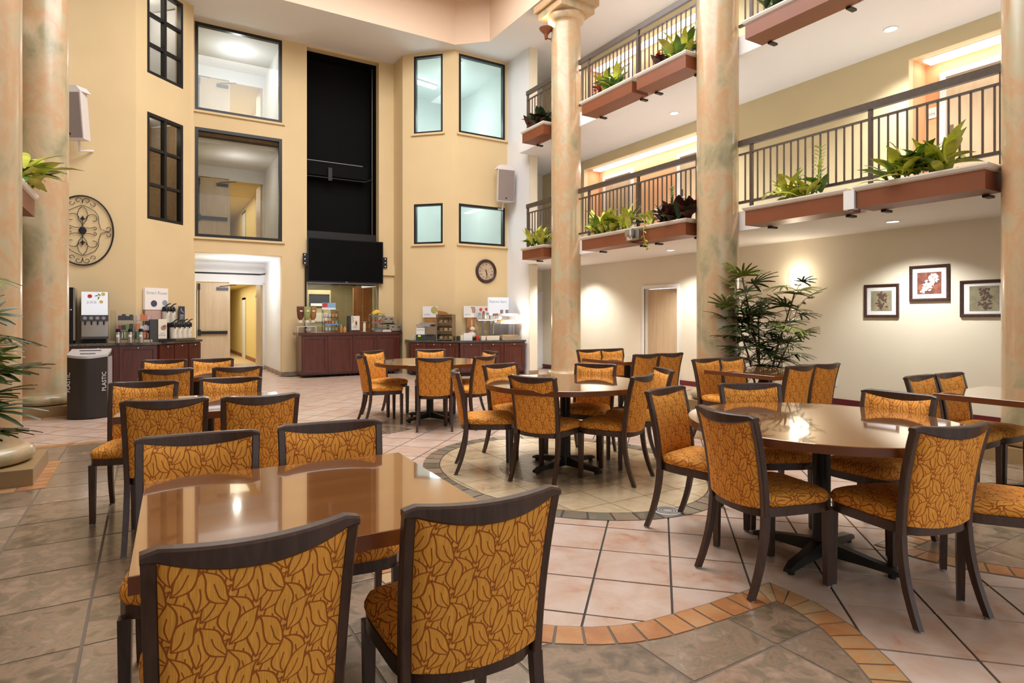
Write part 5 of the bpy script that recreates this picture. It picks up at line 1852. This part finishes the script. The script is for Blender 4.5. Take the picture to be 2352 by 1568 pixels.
for x, lab in ((-0.47, 'left'), (-0.28, 'middle'), (-0.115, 'right')):
    t = thing('thermal_carafe', '%s one of three steel cream carafes with black lids' % lab, 'carafe', (x, 13.13, ZL))
    MB().lathe([(0.0, 0.0), (0.042, 0.0), (0.042, 0.17), (0.035, 0.2), (0.0, 0.2)], 18).build('body', STEEL, t, 40)
    MB().lathe([(0.0, 0.2), (0.035, 0.2), (0.04, 0.22), (0.03, 0.255), (0.0, 0.26)], 16).build('lid', BPLAST, t, 40)
    MB().tube([(0.04, 0, 0.2), (0.085, 0, 0.2), (0.09, 0, 0.12), (0.085, 0, 0.08)], 0.009, 6).build('handle', BPLAST, t, 50)
    BX('label', WPLAST, t, -0.022, 0.022, -0.0445, -0.0425, 0.11, 0.15)
RZC = 45 * D2R
t = thing('coffee_sign', 'tall lit sign reading Smart Roast behind the coffee pots', 'sign', (0.13, 13.84, ZL), 35 * D2R)
BX('lit_panel', LIGHTBOXW, t, -0.24, 0.24, -0.03, 0.03, 0.62, 1.05)
BX('stand_board', mat('sign_board_pink', (0.55, 0.36, 0.30), 0.5), t, -0.23, 0.23, -0.02, 0.02, 0.0, 0.615)
text('lettering', 'Smart Roast', 0.088, PPALE, t, upright(0.0, -0.031, 0.95))
MB().lathe([(0.0, 0), (0.065, 0), (0.065, 0.003), (0.0, 0.003)], 20, Matrix.Translation((-0.06, -0.03, 0.74)) @ RX).build('printed_cup', mat('print_navy', (0.06, 0.06, 0.12), 0.5), t)
MB().lathe([(0.0, 0), (0.055, 0), (0.055, 0.003), (0.0, 0.003)], 20, Matrix.Translation((0.17, -0.03, 0.76)) @ RX).build('printed_cup', PPALE, t)
t = thing('hot_water_dispenser', 'black and white hot water dispenser with red tap lever on coffee counter', 'dispenser', (0.13, 13.44, ZL), 20 * D2R)
BX('body', DGREY, t, -0.15, 0.14, -0.12, 0.12, 0.0, 0.43)
BX('front', CREAMP, t, -0.01, 0.142, -0.135, -0.121, 0.06, 0.435)
MB().lathe([(0.0, 0), (0.045, 0), (0.045, 0.006), (0.0, 0.006)], 18, Matrix.Translation((0.08, -0.135, 0.27)) @ RX).build('tap_plate', CHROME, t)
MB().tube([(0.08, -0.14, 0.28), (0.10, -0.17, 0.33), (0.13, -0.18, 0.28)], 0.008).build('tap_lever', PRED, t)
text('lettering', 'HOT\nWATER', 0.035, PGRY, t, upright(0.06, -0.137, 0.14))
BX('drip_tray', BPLAST, t, 0.0, 0.2, -0.2, -0.136, 0.0, 0.03)
t = thing('pot_shelf', 'low stepped metal shelf carrying the airpots', 'shelf', (0.49, 13.98, ZL), 55 * D2R)
BX('tray', STEEL, t, -0.32, 0.34, -0.20, 0.0, 0.0, 0.045)
BX('upper_step', STEEL, t, -0.30, 0.30, 0.002, 0.17, 0.0, 0.36)


def airpot(k, x, y, z, label):
    a = thing('airpot', label, 'coffee pot', (x, y, z), 35 * D2R, 'airpots on the coffee counter')
    MB().lathe([(0.0, 0.0), (0.066, 0.0), (0.07, 0.02), (0.07, 0.225), (0.0, 0.225)], 18).build('body', CREAMP, a, 40)
    MB().lathe([(0.0, 0.226), (0.071, 0.226), (0.074, 0.29), (0.05, 0.325), (0.0, 0.33)], 18).build('head', BPLAST, a, 40)
    MB().tube([(-0.02, -0.02, 0.325), (0.04, -0.01, 0.37), (0.10, 0.0, 0.385)], [0.014, 0.012, 0.010], 6).build('pump_lever', BPLAST, a, 50)
    MB().tube([(-0.04, -0.065, 0.27), (-0.06, -0.12, 0.24), (-0.06, -0.125, 0.20)], 0.012, 6).build('spout', BPLAST, a, 50)
    text('lettering', ('HOUSE', 'DARK', 'DECAF', 'TEA', 'MILD', 'HOT')[k], 0.026, GREYP, a, Matrix.Translation((0.02, -0.0705, 0.12)) @ RX @ Matrix.Rotation(PI / 2, 4, 'Z'))


shelf_dir = Vector((math.cos(55 * D2R), math.sin(55 * D2R)))
shelf_n = Vector((-shelf_dir.y, shelf_dir.x))
for k in range(4):
    q = Vector((0.49, 13.98)) + shelf_dir * (-0.24 + 0.16 * k) - shelf_n * 0.10
    airpot(k, q.x, q.y, ZL + 0.046, 'cream airpot with black pump top, %s in the front row' % ('first', 'second', 'third', 'last')[k])
for k in range(2):
    q = Vector((0.49, 13.98)) + shelf_dir * (-0.20 + 0.18 * k) + shelf_n * 0.085
    airpot(4 + k, q.x, q.y, ZL + 0.361, 'cream airpot with black pump top, %s in the raised back row' % ('left' if k == 0 else 'right'))
t = thing('access_sign', 'small dark blue accessibility card behind the airpots', 'sign', (0.60, 14.36, ZL), 45 * D2R)
BX('card', mat('navy_card', (0.03, 0.035, 0.07), 0.5), t, -0.08, 0.08, -0.006, 0.006, 0.35, 0.70)
BX('post', GREYP, t, -0.01, 0.01, -0.004, 0.004, 0.0, 0.35)
for z in (0.43, 0.47, 0.51):
    BX('text_line', WPLAST, t, -0.05, 0.05, -0.008, -0.006, z, z + 0.012)
MB().tube([(-0.02, -0.008, 0.66), (-0.02, -0.008, 0.60), (0.02, -0.008, 0.60), (0.035, -0.008, 0.56)], 0.006, 5).build('wheelchair_symbol', WPLAST, t)

# ------------------------------------------------------------------ things on the buffet cart
Y0 = 14.8
CER = [mat('cereal_brown', (0.16, 0.05, 0.025), 0.8, noise=(60, 0.5)), mottled('cereal_mixed', [(0.3, (0.5, 0.1, 0.05)), (0.45, (0.6, 0.45, 0.15)), (0.6, (0.2, 0.35, 0.1)), (0.75, (0.6, 0.4, 0.3))], 45.0, 0.8), mat('cereal_gold', (0.42, 0.18, 0.05), 0.8, noise=(60, 0.4))]
t = thing('cereal_dispenser', 'triple cereal dispenser with three clear hoppers on white stand', 'dispenser', (3.24, Y0, ZC))
for k, x in enumerate((-0.14, 0.0, 0.15)):
    c_ = MB().lathe([(0.0, 0.30), (0.03, 0.30), (0.07, 0.36), (0.085, 0.52), (0.085, 0.62), (0.0, 0.62)], 16, Matrix.Translation((x, -0.03 if k == 1 else 0.04, 0))).build('hopper', CER[k], t, 40)
    MB().lathe([(0.0, 0.621), (0.088, 0.621), (0.088, 0.635), (0.0, 0.64)], 16, Matrix.Translation((x, -0.03 if k == 1 else 0.04, 0))).build('lid', CLEAR, c_)
    BX('label', WPLAST, c_, x - 0.03, x + 0.03, -0.122 if k == 1 else -0.052, -0.115 if k == 1 else -0.046, 0.50, 0.53)
    MB().lathe([(0.0, 0.24), (0.05, 0.24), (0.05, 0.298), (0.0, 0.298)], 12, Matrix.Translation((x, -0.03 if k == 1 else 0.04, 0))).build('portion_wheel', CREAMP, c_)
BX('post', WPLAST, t, -0.02, 0.02, 0.03, 0.07, 0.15, 0.24)
BX('shelf', WPLAST, t, -0.23, 0.2, -0.1, 0.12, 0.14, 0.15)
for x in (-0.22, 0.19):
    for y in (-0.09, 0.11):
        MB().tube([(x, y, 0.14), (x * 1.05, y, 0.0)], 0.008, 5).build('leg', WPLAST, t)
bowl = MB().lathe([(0.0, 0.0), (0.04, 0.0), (0.075, 0.045), (0.07, 0.045), (0.036, 0.006), (0.0, 0.006)], 16)
bm_ = bowl.mesh('paper_bowl', WPLAST, 50)
for k in range(4):
    tag(obj('paper_bowl', bm_, None, (3.27, Y0 - 0.03, ZC + 0.02 * k)), 'white bowl, %s in the stack under the cereal dispenser' % ('lowest', 'second from bottom', 'second from top', 'topmost')[k], 'bowl', 'bowls under the cereal dispenser')
t = thing('oatmeal_rack', 'tall tiered rack of oatmeal and cereal cups with red and blue header', 'rack', (3.80, Y0, ZC))
for x in (-0.17, 0.17):
    MB().tube([(x, 0.12, 0.0), (x, 0.12, 0.55), (x, 0.0, 0.52), (x, -0.14, 0.0)], 0.007, 5).build('wire_side', BLACK, t)
for z in (0.03, 0.19, 0.36):
    BX('shelf', BLACK, t, -0.16, 0.16, -0.12, 0.11, z, z + 0.012)
h_ = BX('header', mat('header_blue', (0.22, 0.42, 0.62), 0.5), t, -0.18, 0.15, 0.10, 0.112, 0.60, 0.72)
BX('red_panel', PRED, h_, -0.17, -0.05, 0.094, 0.10, 0.62, 0.71)
BX('white_band', WPLAST, h_, -0.18, 0.15, 0.095, 0.10, 0.555, 0.60)
BX('price_strip', mat('strip_blue', (0.12, 0.3, 0.55), 0.5), t, -0.17, 0.17, -0.13, -0.122, 0.18, 0.21)
rnd = random.Random(3)
for zi, z in enumerate((0.043, 0.203, 0.373)):
    for q in range(4):
        cc = ((0.45, 0.12, 0.08), (0.65, 0.63, 0.62), (0.25, 0.35, 0.2), (0.6, 0.25, 0.1))[rnd.randrange(4)]
        me = MB().lathe([(0.0, 0.0), (0.03, 0.0), (0.038, 0.08), (0.0, 0.08)], 12).mesh('cereal_cup', mat('cup_%.2f_%.2f' % cc[:2], cc, 0.5))
        tag(obj('cereal_cup', me, None, (3.80 - 0.118 + q * 0.079, Y0 - 0.05, ZC + z)), 'portion cup, %s from left on the %s shelf of the oatmeal rack' % (('first', 'second', 'third', 'last')[q], ('bottom', 'middle', 'top')[zi]), 'cup', 'cups on the %s oatmeal shelf' % ('bottom', 'middle', 'top')[zi])
for x, s_, m_, lab in ((4.03, 1.0, 'jar_amber', 'taller of two small amber topping jars on buffet cart'), (4.12, 0.75, 'jar_orange', 'shorter of two small orange topping jars on buffet cart')):
    t = thing('topping_jar', lab, 'jar', (x, Y0 - 0.08, ZC))
    MB().lathe([(0.0, 0.0), (0.045, 0.0), (0.045, 0.13 * s_), (0.035, 0.16 * s_), (0.0, 0.16 * s_)], 14).build('jar', mat(m_, (0.35, 0.2, 0.06) if s_ == 1 else (0.55, 0.25, 0.05), 0.25), t, 40)
    MB().lathe([(0.0, 0.161 * s_), (0.037, 0.161 * s_), (0.037, 0.2 * s_), (0.0, 0.2 * s_)], 14).build('lid', CHROME, t)
t = thing('hot_cereal_dispenser', 'cream fronted hot water dispenser on the buffet cart', 'dispenser', (4.36, Y0, ZC))
BX('body', DGREY, t, -0.13, 0.12, -0.1, 0.14, 0.0, 0.40)
BX('front', CREAMP, t, -0.085, 0.122, -0.115, -0.101, 0.05, 0.40)
MB().tube([(0.03, -0.115, 0.24), (0.03, -0.16, 0.22), (0.03, -0.16, 0.18)], 0.012).build('tap', BPLAST, t)
MB().lathe([(0.0, 0.0), (0.022, 0.0), (0.022, 0.03), (0.0, 0.03)], 10, Matrix.Translation((0.03, -0.15, 0.245))).build('tap_knob', mat('knob_orange', (0.7, 0.2, 0.02), 0.4), t)
text('lettering', 'HOT\nWATER', 0.03, PGRY, t, upright(0.0, -0.117, 0.13))
for q in range(5):
    MB().lathe([(0.0, 0), (0.011, 0), (0.011, 0.003), (0.0, 0.003)], 10, Matrix.Translation((-0.06 + 0.025 * (q % 2), -0.115, 0.37 - 0.03 * q)) @ RX).build('printed_bean', BPLAST, t)
t = thing('heat_lamp_post', 'short cream T shaped post on the buffet cart', 'stand', (4.63, Y0, ZC))
BX('post', CREAMP, t, -0.03, 0.03, -0.03, 0.03, 0.012, 0.25)
BX('base', STEEL, t, -0.06, 0.06, -0.06, 0.06, 0.0, 0.012)
BX('cap', STEEL, t, -0.06, 0.06, -0.05, 0.05, 0.25, 0.265)
t = thing('fruit_stand', 'three tier wire fruit stand with bananas on the top', 'stand', (4.98, Y0 + 0.04, ZC))
for x in (-0.17, 0.17):
    MB().tube([(x, 0.1, 0.0), (x, 0.1, 0.42), (x, -0.10, 0.46)], 0.008, 6).build('upright', CHROME, t)
for z in (0.05, 0.21, 0.37):
    MB().loft([[(sx * (0.17 + d), sy * (0.11 + d), zz_) for sx, sy in ((-1, -1), (1, -1), (1, 1), (-1, 1))] for d, zz_ in ((0.0, z), (0.02, z + 0.04))]).build('basket', GREYP, t)
BAN = mat('banana_yellow', (0.72, 0.48, 0.05), 0.45, noise=(10, 0.08))
for k in range(5):
    path = [(-0.13 + 0.26 * i / 6, -0.09 + 0.035 * k, 0.42 + 0.07 * math.sin(PI * i / 6) + 0.012 * (k % 2) + 0.02 * k * (1 - abs(k - 2) / 3)) for i in range(7)]
    b_ = thing('banana', 'ripe yellow banana, number %s from the front in the heap on the fruit stand' % ('one', 'two', 'three', 'four', 'five')[k], 'banana', (4.98, Y0 + 0.04, ZC), 0, 'bananas on the fruit stand')
    MB().tube(path, [0.008, 0.017, 0.02, 0.021, 0.02, 0.016, 0.008], 7).build('fruit', BAN, b_, 60)
    MB().tube([path[-1], (path[-1][0] + 0.02, path[-1][1], path[-1][2] - 0.01)], 0.006, 5).build('stem', LEAFG, b_)
for q, (x, y) in enumerate(((-0.1, -0.04), (0.0, -0.04), (0.1, -0.03), (-0.05, 0.05), (0.06, 0.05))):
    tag(MB().ico((0, 0, 0), 0.042, None, 14, 8, 0.92).build('apple', PRED, None, 60, (4.98 + x, Y0 + 0.04 + y, ZC + 0.25)), 'red apple at the %s of the middle fruit stand basket' % ('front left', 'front centre', 'front right', 'back left', 'back right')[q], 'apple', 'apples on the fruit stand')
t = thing('plastic_tub', 'grey domed tub at the foot of the fruit stand', 'tub', (4.93, Y0 - 0.17, ZC))
MB().lathe([(0.0, 0.0), (0.13, 0.0), (0.15, 0.06), (0.0, 0.06)], 20).build('tub', GREYP, t, 40)
MB().lathe([(0.15, 0.061), (0.11, 0.1), (0.0, 0.115)], 20).build('lid', CLEAR, t, 50)
t = thing('napkin_tray', 'shallow white tray in front of the fruit stand', 'tray', (5.12, Y0 - 0.2, ZC))
MB().loft([[(sx * (0.12 + d), sy * (0.07 + d), z) for sx, sy in ((-1, -1), (1, -1), (1, 1), (-1, 1))] for d, z in ((0.0, 0.0), (0.015, 0.055), (0.008, 0.055), (-0.004, 0.01))]).build('tray', WPLAST, t)


def toaster(x, y, z, label):
    t = thing('toaster', label, 'toaster', (x, y, z), 0, 'four slice toasters')
    MB().prism([(-0.16, 0.025), (0.16, 0.025), (0.16, 0.15), (0.14, 0.18), (-0.14, 0.18), (-0.16, 0.15)], -0.12, 0.12, RX).build('body', STEEL, t)
    BX('base', BPLAST, t, -0.155, 0.155, -0.115, 0.115, 0.0, 0.024)
    for sx in (-0.075, 0.075):
        BX('lever', BPLAST, t, sx - 0.03, sx + 0.03, -0.145, -0.121, 0.115, 0.135)
        MB().lathe([(0.0, 0), (0.016, 0), (0.014, 0.015), (0.0, 0.015)], 12, Matrix.Translation((sx * 1.6, -0.121, 0.05)) @ RX).build('dial', BPLAST, t)
        BX('slot', BPLAST, t, sx - 0.05, sx + 0.05, -0.05, -0.03, 0.178, 0.182)
        BX('slot', BPLAST, t, sx - 0.05, sx + 0.05, 0.03, 0.05, 0.178, 0.182)


sh = thing('toaster_shelf', 'black wire shelf holding the raised toaster', 'shelf', (5.28, Y0 + 0.16, ZC))
BX('shelf', BLACK, sh, -0.17, 0.19, -0.14, 0.13, 0.185, 0.197)
for x in (-0.165, 0.185):
    MB().tube([(x, -0.12, 0.185), (x, -0.12, 0.0)], 0.008, 5).build('leg', CHROME, sh)
    MB().tube([(x, 0.12, 0.185), (x, 0.12, 0.0)], 0.008, 5).build('leg', CHROME, sh)
toaster(5.28, Y0 + 0.16, ZC + 0.198, 'upper steel toaster on the wire shelf')
toaster(5.36, Y0 - 0.15, ZC, 'lower steel toaster at the right end of the buffet cart')


def utensil_cup(x, y, z, label):
    t = thing('utensil_cup', label, 'cup', (x, y, z))
    MB().lathe([(0.0, 0.0), (0.038, 0.0), (0.042, 0.14), (0.037, 0.14), (0.034, 0.008), (0.0, 0.008)], 14).build('cup', CREAMP, t, 40)
    MB().tube([(0.0, 0.0, 0.02), (0.02, 0.01, 0.26)], 0.008, 5).build('tongs', LWOOD, t)


utensil_cup(5.47, Y0 + 0.08, ZC, 'cream utensil cup at the right end of buffet cart')

# ------------------------------------------------------------------ things on the right breakfast counter
RA = -45 * D2R
t = thing('pancake_machine', 'grey pancake machine with small green display', 'appliance', (5.93, 13.80, ZR), RA)
BX('base', DGREY, t, -0.26, 0.26, -0.16, 0.2, 0.0, 0.14)
BX('body', STEEL, t, -0.02, 0.26, -0.13, 0.2, 0.14, 0.34)
BX('front_card', WPLAST, t, -0.25, -0.03, -0.15, -0.135, 0.14, 0.30)
BX('side', GREYP, t, -0.25, -0.03, -0.13, 0.2, 0.14, 0.32)
BX('visor', GREYP, t, -0.26, 0.1, -0.14, 0.2, 0.34, 0.39)
BX('outlet_tray', CHROME, t, 0.0, 0.22, -0.2, -0.135, 0.15, 0.165)
BX('display', mat('green_display', (0.2, 0.5, 0.02), 0.4, emit=(0.5, 1.0, 0.05), es=0.8), t, -0.2, -0.13, -0.165, -0.161, 0.09, 0.12)
text('lettering', 'PANCAKES', 0.04, PGRY, t, upright(-0.14, -0.152, 0.25))
BX('tray', GREYP, t, -0.2, 0.22, -0.06, 0.16, 0.391, 0.43)
wire = [(-0.26, -0.05, 0.12), (-0.34, -0.06, 0.10), (-0.41, -0.1, -0.05), (-0.42, -0.1, -0.4), (-0.40, -0.1, -0.55), (-0.43, -0.1, -0.8)]
MB().tube(wire, 0.010, 6).build('power_cord', WPLAST, t, 60)
t = thing('sign_board', 'arched wooden board carrying the cereal sign', 'sign', (6.20, 13.88, ZR), RA)
arc = [(-0.32, 0.0), (0.33, 0.0), (0.33, 0.64)] + [(0.33 - 0.65 * k / 8, 0.64 + 0.12 * math.sin(PI * (0.1 + 0.4 * k / 8))) for k in range(1, 9)]
MB().prism(arc, -0.012, 0.012, RX).build('board', OAK, t)
c_ = BX('card', WPLAST, t, -0.37, 0.03, -0.025, -0.013, 0.56, 0.84)
MB().lathe([(0.0, 0), (0.09, 0), (0.09, 0.004), (0.0, 0.004)], 20, Matrix.Translation((-0.06, -0.025, 0.745)) @ RX).build('printed_bowl', CER[1], c_)
text('lettering', 'CEREAL', 0.055, PGRY, c_, upright(-0.25, -0.026, 0.63))
t = thing('pastry_case', 'clear three shelf pastry case with chrome posts', 'display case', (6.28, 13.50, ZR), -38 * D2R)
for x in (-0.2, 0.2):
    BX('post', CHROME, t, x - 0.012, x + 0.012, -0.17, -0.15, 0.0, 0.62)
    BX('side_panel', CLEAR, t, x - 0.003, x + 0.003, -0.15, 0.16, 0.02, 0.62)
BX('back_panel', LWOOD, t, -0.2, 0.2, 0.16, 0.17, 0.0, 0.62)
BX('roof', CHROME, t, -0.22, 0.22, -0.18, 0.18, 0.62, 0.64)
for z in (0.02, 0.22, 0.42):
    BX('shelf', GREYP, t, -0.19, 0.19, -0.14, 0.158, z, z + 0.012)
    BX('front_panel', CLEAR, t, -0.188, 0.188, -0.165, -0.16, z + 0.03, z + 0.15)
    BX('handle', CHROME, t, -0.188, 0.188, -0.175, -0.166, z + 0.155, z + 0.17)
rnd = random.Random(9)
R38 = Matrix.Translation((6.28, 13.50, ZR)) @ Matrix.Rotation(-38 * D2R, 4, 'Z')
for zi, z in enumerate((0.033, 0.233, 0.433)):
    for q in range(3):
        pp = R38 @ Vector((-0.12 + 0.12 * q, -0.02, z + 0.035))
        cc = ((0.60, 0.45, 0.28), (0.45, 0.22, 0.08), (0.65, 0.5, 0.2))[(q + zi) % 3]
        tag(MB().lathe([(0.015, -0.03), (0.045, -0.03), (0.055, 0.0), (0.045, 0.03), (0.015, 0.03), (0.012, 0.0), (0.015, -0.03)], 14).build('bagel', mat('bagel_%.2f' % cc[0], cc, 0.7), None, 60, pp),
            'bagel %s on the %s shelf of the pastry case' % (('at the left', 'in the middle', 'at the right')[q], ('bottom', 'middle', 'top')[zi]), 'bagel', 'bagels in the pastry case')
utensil_cup(6.50, 13.08, ZR, 'cream utensil cup in front of the pastry case')
t = thing('napkin_box', 'plain white box at the front edge of breakfast counter', 'box', (6.66, 13.10, ZR), -12 * D2R)
BX('box', WPLAST, t, -0.11, 0.11, -0.06, 0.06, 0.0, 0.18)
BX('slot', GREYP, t, -0.08, 0.08, -0.01, 0.01, 0.18, 0.182)
t = thing('bread_board', 'wooden board with the bread sign behind the toast basket', 'sign', (6.98, 13.52, ZR))
BX('board', OAK, t, -0.12, 0.1, -0.012, 0.012, 0.0, 0.6)
c_ = BX('card', WPLAST, t, -0.22, 0.15, -0.025, -0.013, 0.56, 0.85)
text('lettering', 'BREAD', 0.055, PPALE, c_, upright(-0.11, -0.026, 0.63))
for q in range(4):
    MB().tube([(-0.02 + 0.03 * q, -0.027, 0.83), (0.02 + 0.03 * q, -0.027, 0.76), (0.03 + 0.02 * q, -0.027, 0.68)], 0.008, 5).build('printed_bread', OAK, c_)
t = thing('fruit_sign', 'white sign with three red apples behind the warming trays', 'sign', (7.32, 13.54, ZR))
BX('post', GREYP, t, -0.02, 0.02, -0.008, 0.008, 0.0, 0.5)
c_ = BX('card', WPLAST, t, -0.17, 0.17, -0.012, -0.002, 0.5, 0.85)
for x, z, r_ in ((-0.06, 0.76, 0.045), (0.10, 0.77, 0.04), (0.02, 0.69, 0.035)):
    MB().lathe([(0.0, 0), (r_, 0), (r_, 0.003), (0.0, 0.003)], 18, Matrix.Translation((x, -0.012, z)) @ RX).build('printed_apple', mat('print_apple', (0.62, 0.10, 0.06), 0.5), c_)
for q, x in enumerate((7.17, 7.28, 7.40)):
    t = thing('allergy_card', 'small grey card %s of three below the apple sign' % ('left', 'centre', 'right')[q], 'card', (x, 13.42, ZR), 0, 'small cards below the apple sign')
    BX('card', (GREYP, mat('card_brown', (0.25, 0.19, 0.17), 0.5), GREYP)[q], t, -0.042, 0.042, -0.004, 0.0, 0.52, 0.68)
    BX('foot', CLEAR, t, -0.04, 0.04, -0.02, 0.03, 0.0, 0.008)
    BX('post', CLEAR, t, -0.006, 0.006, -0.003, 0.003, 0.008, 0.52)
t = thing('breakfast_lightbox', 'bright lit sign reading Express Start on the breakfast counter', 'sign', (7.78, 13.54, ZR))
BX('lit_panel', LIGHTBOX, t, -0.30, 0.30, -0.04, 0.02, 0.62, 1.08)
BX('stand', GREYP, t, -0.25, 0.25, -0.02, 0.01, 0.0, 0.62)
text('lettering', 'Express Start', 0.095, PPALE, t, upright(-0.03, -0.041, 0.97))
for x in (0.08, 0.24):
    BX('printed_square', mat('print_mauve', (0.30, 0.25, 0.28), 0.5), t, x - 0.045, x + 0.045, -0.043, -0.041, 0.66, 0.76)
t = thing('warming_case', 'clear sneeze guard case over warming trays on breakfast counter', 'display case', (7.22, 13.22, ZR))
BX('base', STEEL, t, -0.33, 0.33, -0.2, 0.16, 0.0, 0.06)
BX('roof', GREYP, t, -0.3, 0.34, -0.12, 0.16, 0.50, 0.52)
mb = MB()
mb.loft([[(x, -0.20, 0.08), (x, -0.21, 0.3), (x, -0.12, 0.5), (x, -0.125, 0.5), (x, -0.215, 0.3), (x, -0.205, 0.08)] for x in (-0.32, 0.32)])
mb.build('curved_guard', CLEAR, t, 50)
for x in (-0.31, 0.31):
    BX('post', CHROME, t, x - 0.01, x + 0.01, 0.12, 0.15, 0.06, 0.5)
BX('food_tray', mat('scrambled_egg', (0.65, 0.45, 0.15), 0.6, noise=(30, 0.4)), t, -0.28, 0.28, -0.15, 0.1, 0.061, 0.09)
BX('heat_strip', LAMPW, t, -0.2, 0.2, -0.05, -0.02, 0.485, 0.498)
t = thing('heated_shelf', 'two tier heated shelf with bright bulbs beside the white pier', 'warmer', (7.76, 13.05, ZR))
BX('base', STEEL, t, -0.27, 0.27, -0.25, 0.1, 0.0, 0.09)
BX('upper_shelf', CREAMP, t, -0.28, 0.28, -0.16, 0.16, 0.40, 0.47)
BX('hood', mat('hood_mauve', (0.35, 0.27, 0.26), 0.5), t, -0.32, 0.30, -0.10, 0.18, 0.60, 0.66)
for x in (-0.27, 0.27):
    MB().tube([(x, 0.12, 0.09), (x, 0.12, 0.62)], 0.012, 6).build('post', CHROME, t)
for x in (-0.24, 0.24):
    MB().ico((x, -0.06, 0.55), 0.035, None, 12, 8).build('bulb', mat('heat_bulb', (1, 1, 1), 0.4, emit=(1.0, 0.85, 0.6), es=18.0), t, 60)
BX('food_tray', mat('pastry_heap', (0.6, 0.3, 0.1), 0.6, noise=(40, 0.5)), t, -0.22, 0.22, -0.12, 0.12, 0.471, 0.50)
BX('lower_tray', mat('pastry_heap', (0.6, 0.3, 0.1), 0.6), t, -0.24, 0.2, -0.22, 0.05, 0.091, 0.12)
lamp('heat_lamp', 'POINT', (7.80, 12.85, ZR + 0.55), 14.0, (1.0, 0.87, 0.68), 0.05)
for x, y, w, lab in ((7.02, 12.97, 0.05, 'narrow'), (7.26, 12.92, 0.16, 'wide'), ):
    t = thing('serving_tray', '%s white serving box at the front edge of breakfast counter' % lab, 'tray', (x, y, ZR), -11 * D2R)
    MB().loft([[(sx * (w + d), sy * (0.055 + d), z) for sx, sy in ((-1, -1), (1, -1), (1, 1), (-1, 1))] for d, z in ((0.0, 0.0), (0.008, 0.11), (0.0, 0.11), (-0.006, 0.02))]).build('box', CREAMP, t)
    BX('contents', mat('jam_red', (0.35, 0.06, 0.05), 0.5), t, -w + 0.01, w - 0.01, -0.045, 0.045, 0.05, 0.10)
t = thing('bread_basket', 'black wire basket of wrapped bread on breakfast counter', 'basket', (6.84, 13.22, ZR))
for q in range(5):
    MB().tube([(-0.1 + 0.05 * q, -0.1, 0.0), (-0.1 + 0.05 * q, -0.08, 0.22), (-0.1 + 0.05 * q, 0.1, 0.3), (-0.1 + 0.05 * q, 0.1, 0.0)], 0.004, 4).build('wire', BLACK, t)
MB().ico((0, 0.0, 0.12), 0.11, None, 12, 8, 0.9).build('wrapped_loaf', mat('bread_wrap', (0.70, 0.58, 0.48), 0.4, noise=(14, 0.2)), t, 60)
MB().ico((0.03, 0.02, 0.27), 0.07, None, 10, 6, 0.9).build('wrapped_loaf', mat('bread_wrap', (0.70, 0.58, 0.48), 0.4), t, 60)
t = thing('jam_jar', 'small red jar in front of the warming case', 'jar', (6.90, 13.02, ZR))
MB().lathe([(0.0, 0.0), (0.035, 0.0), (0.038, 0.09), (0.0, 0.09)], 12).build('jar', PRED, t, 40)
MB().lathe([(0.0, 0.091), (0.036, 0.091), (0.034, 0.11), (0.0, 0.112)], 12).build('lid', PRED, t)
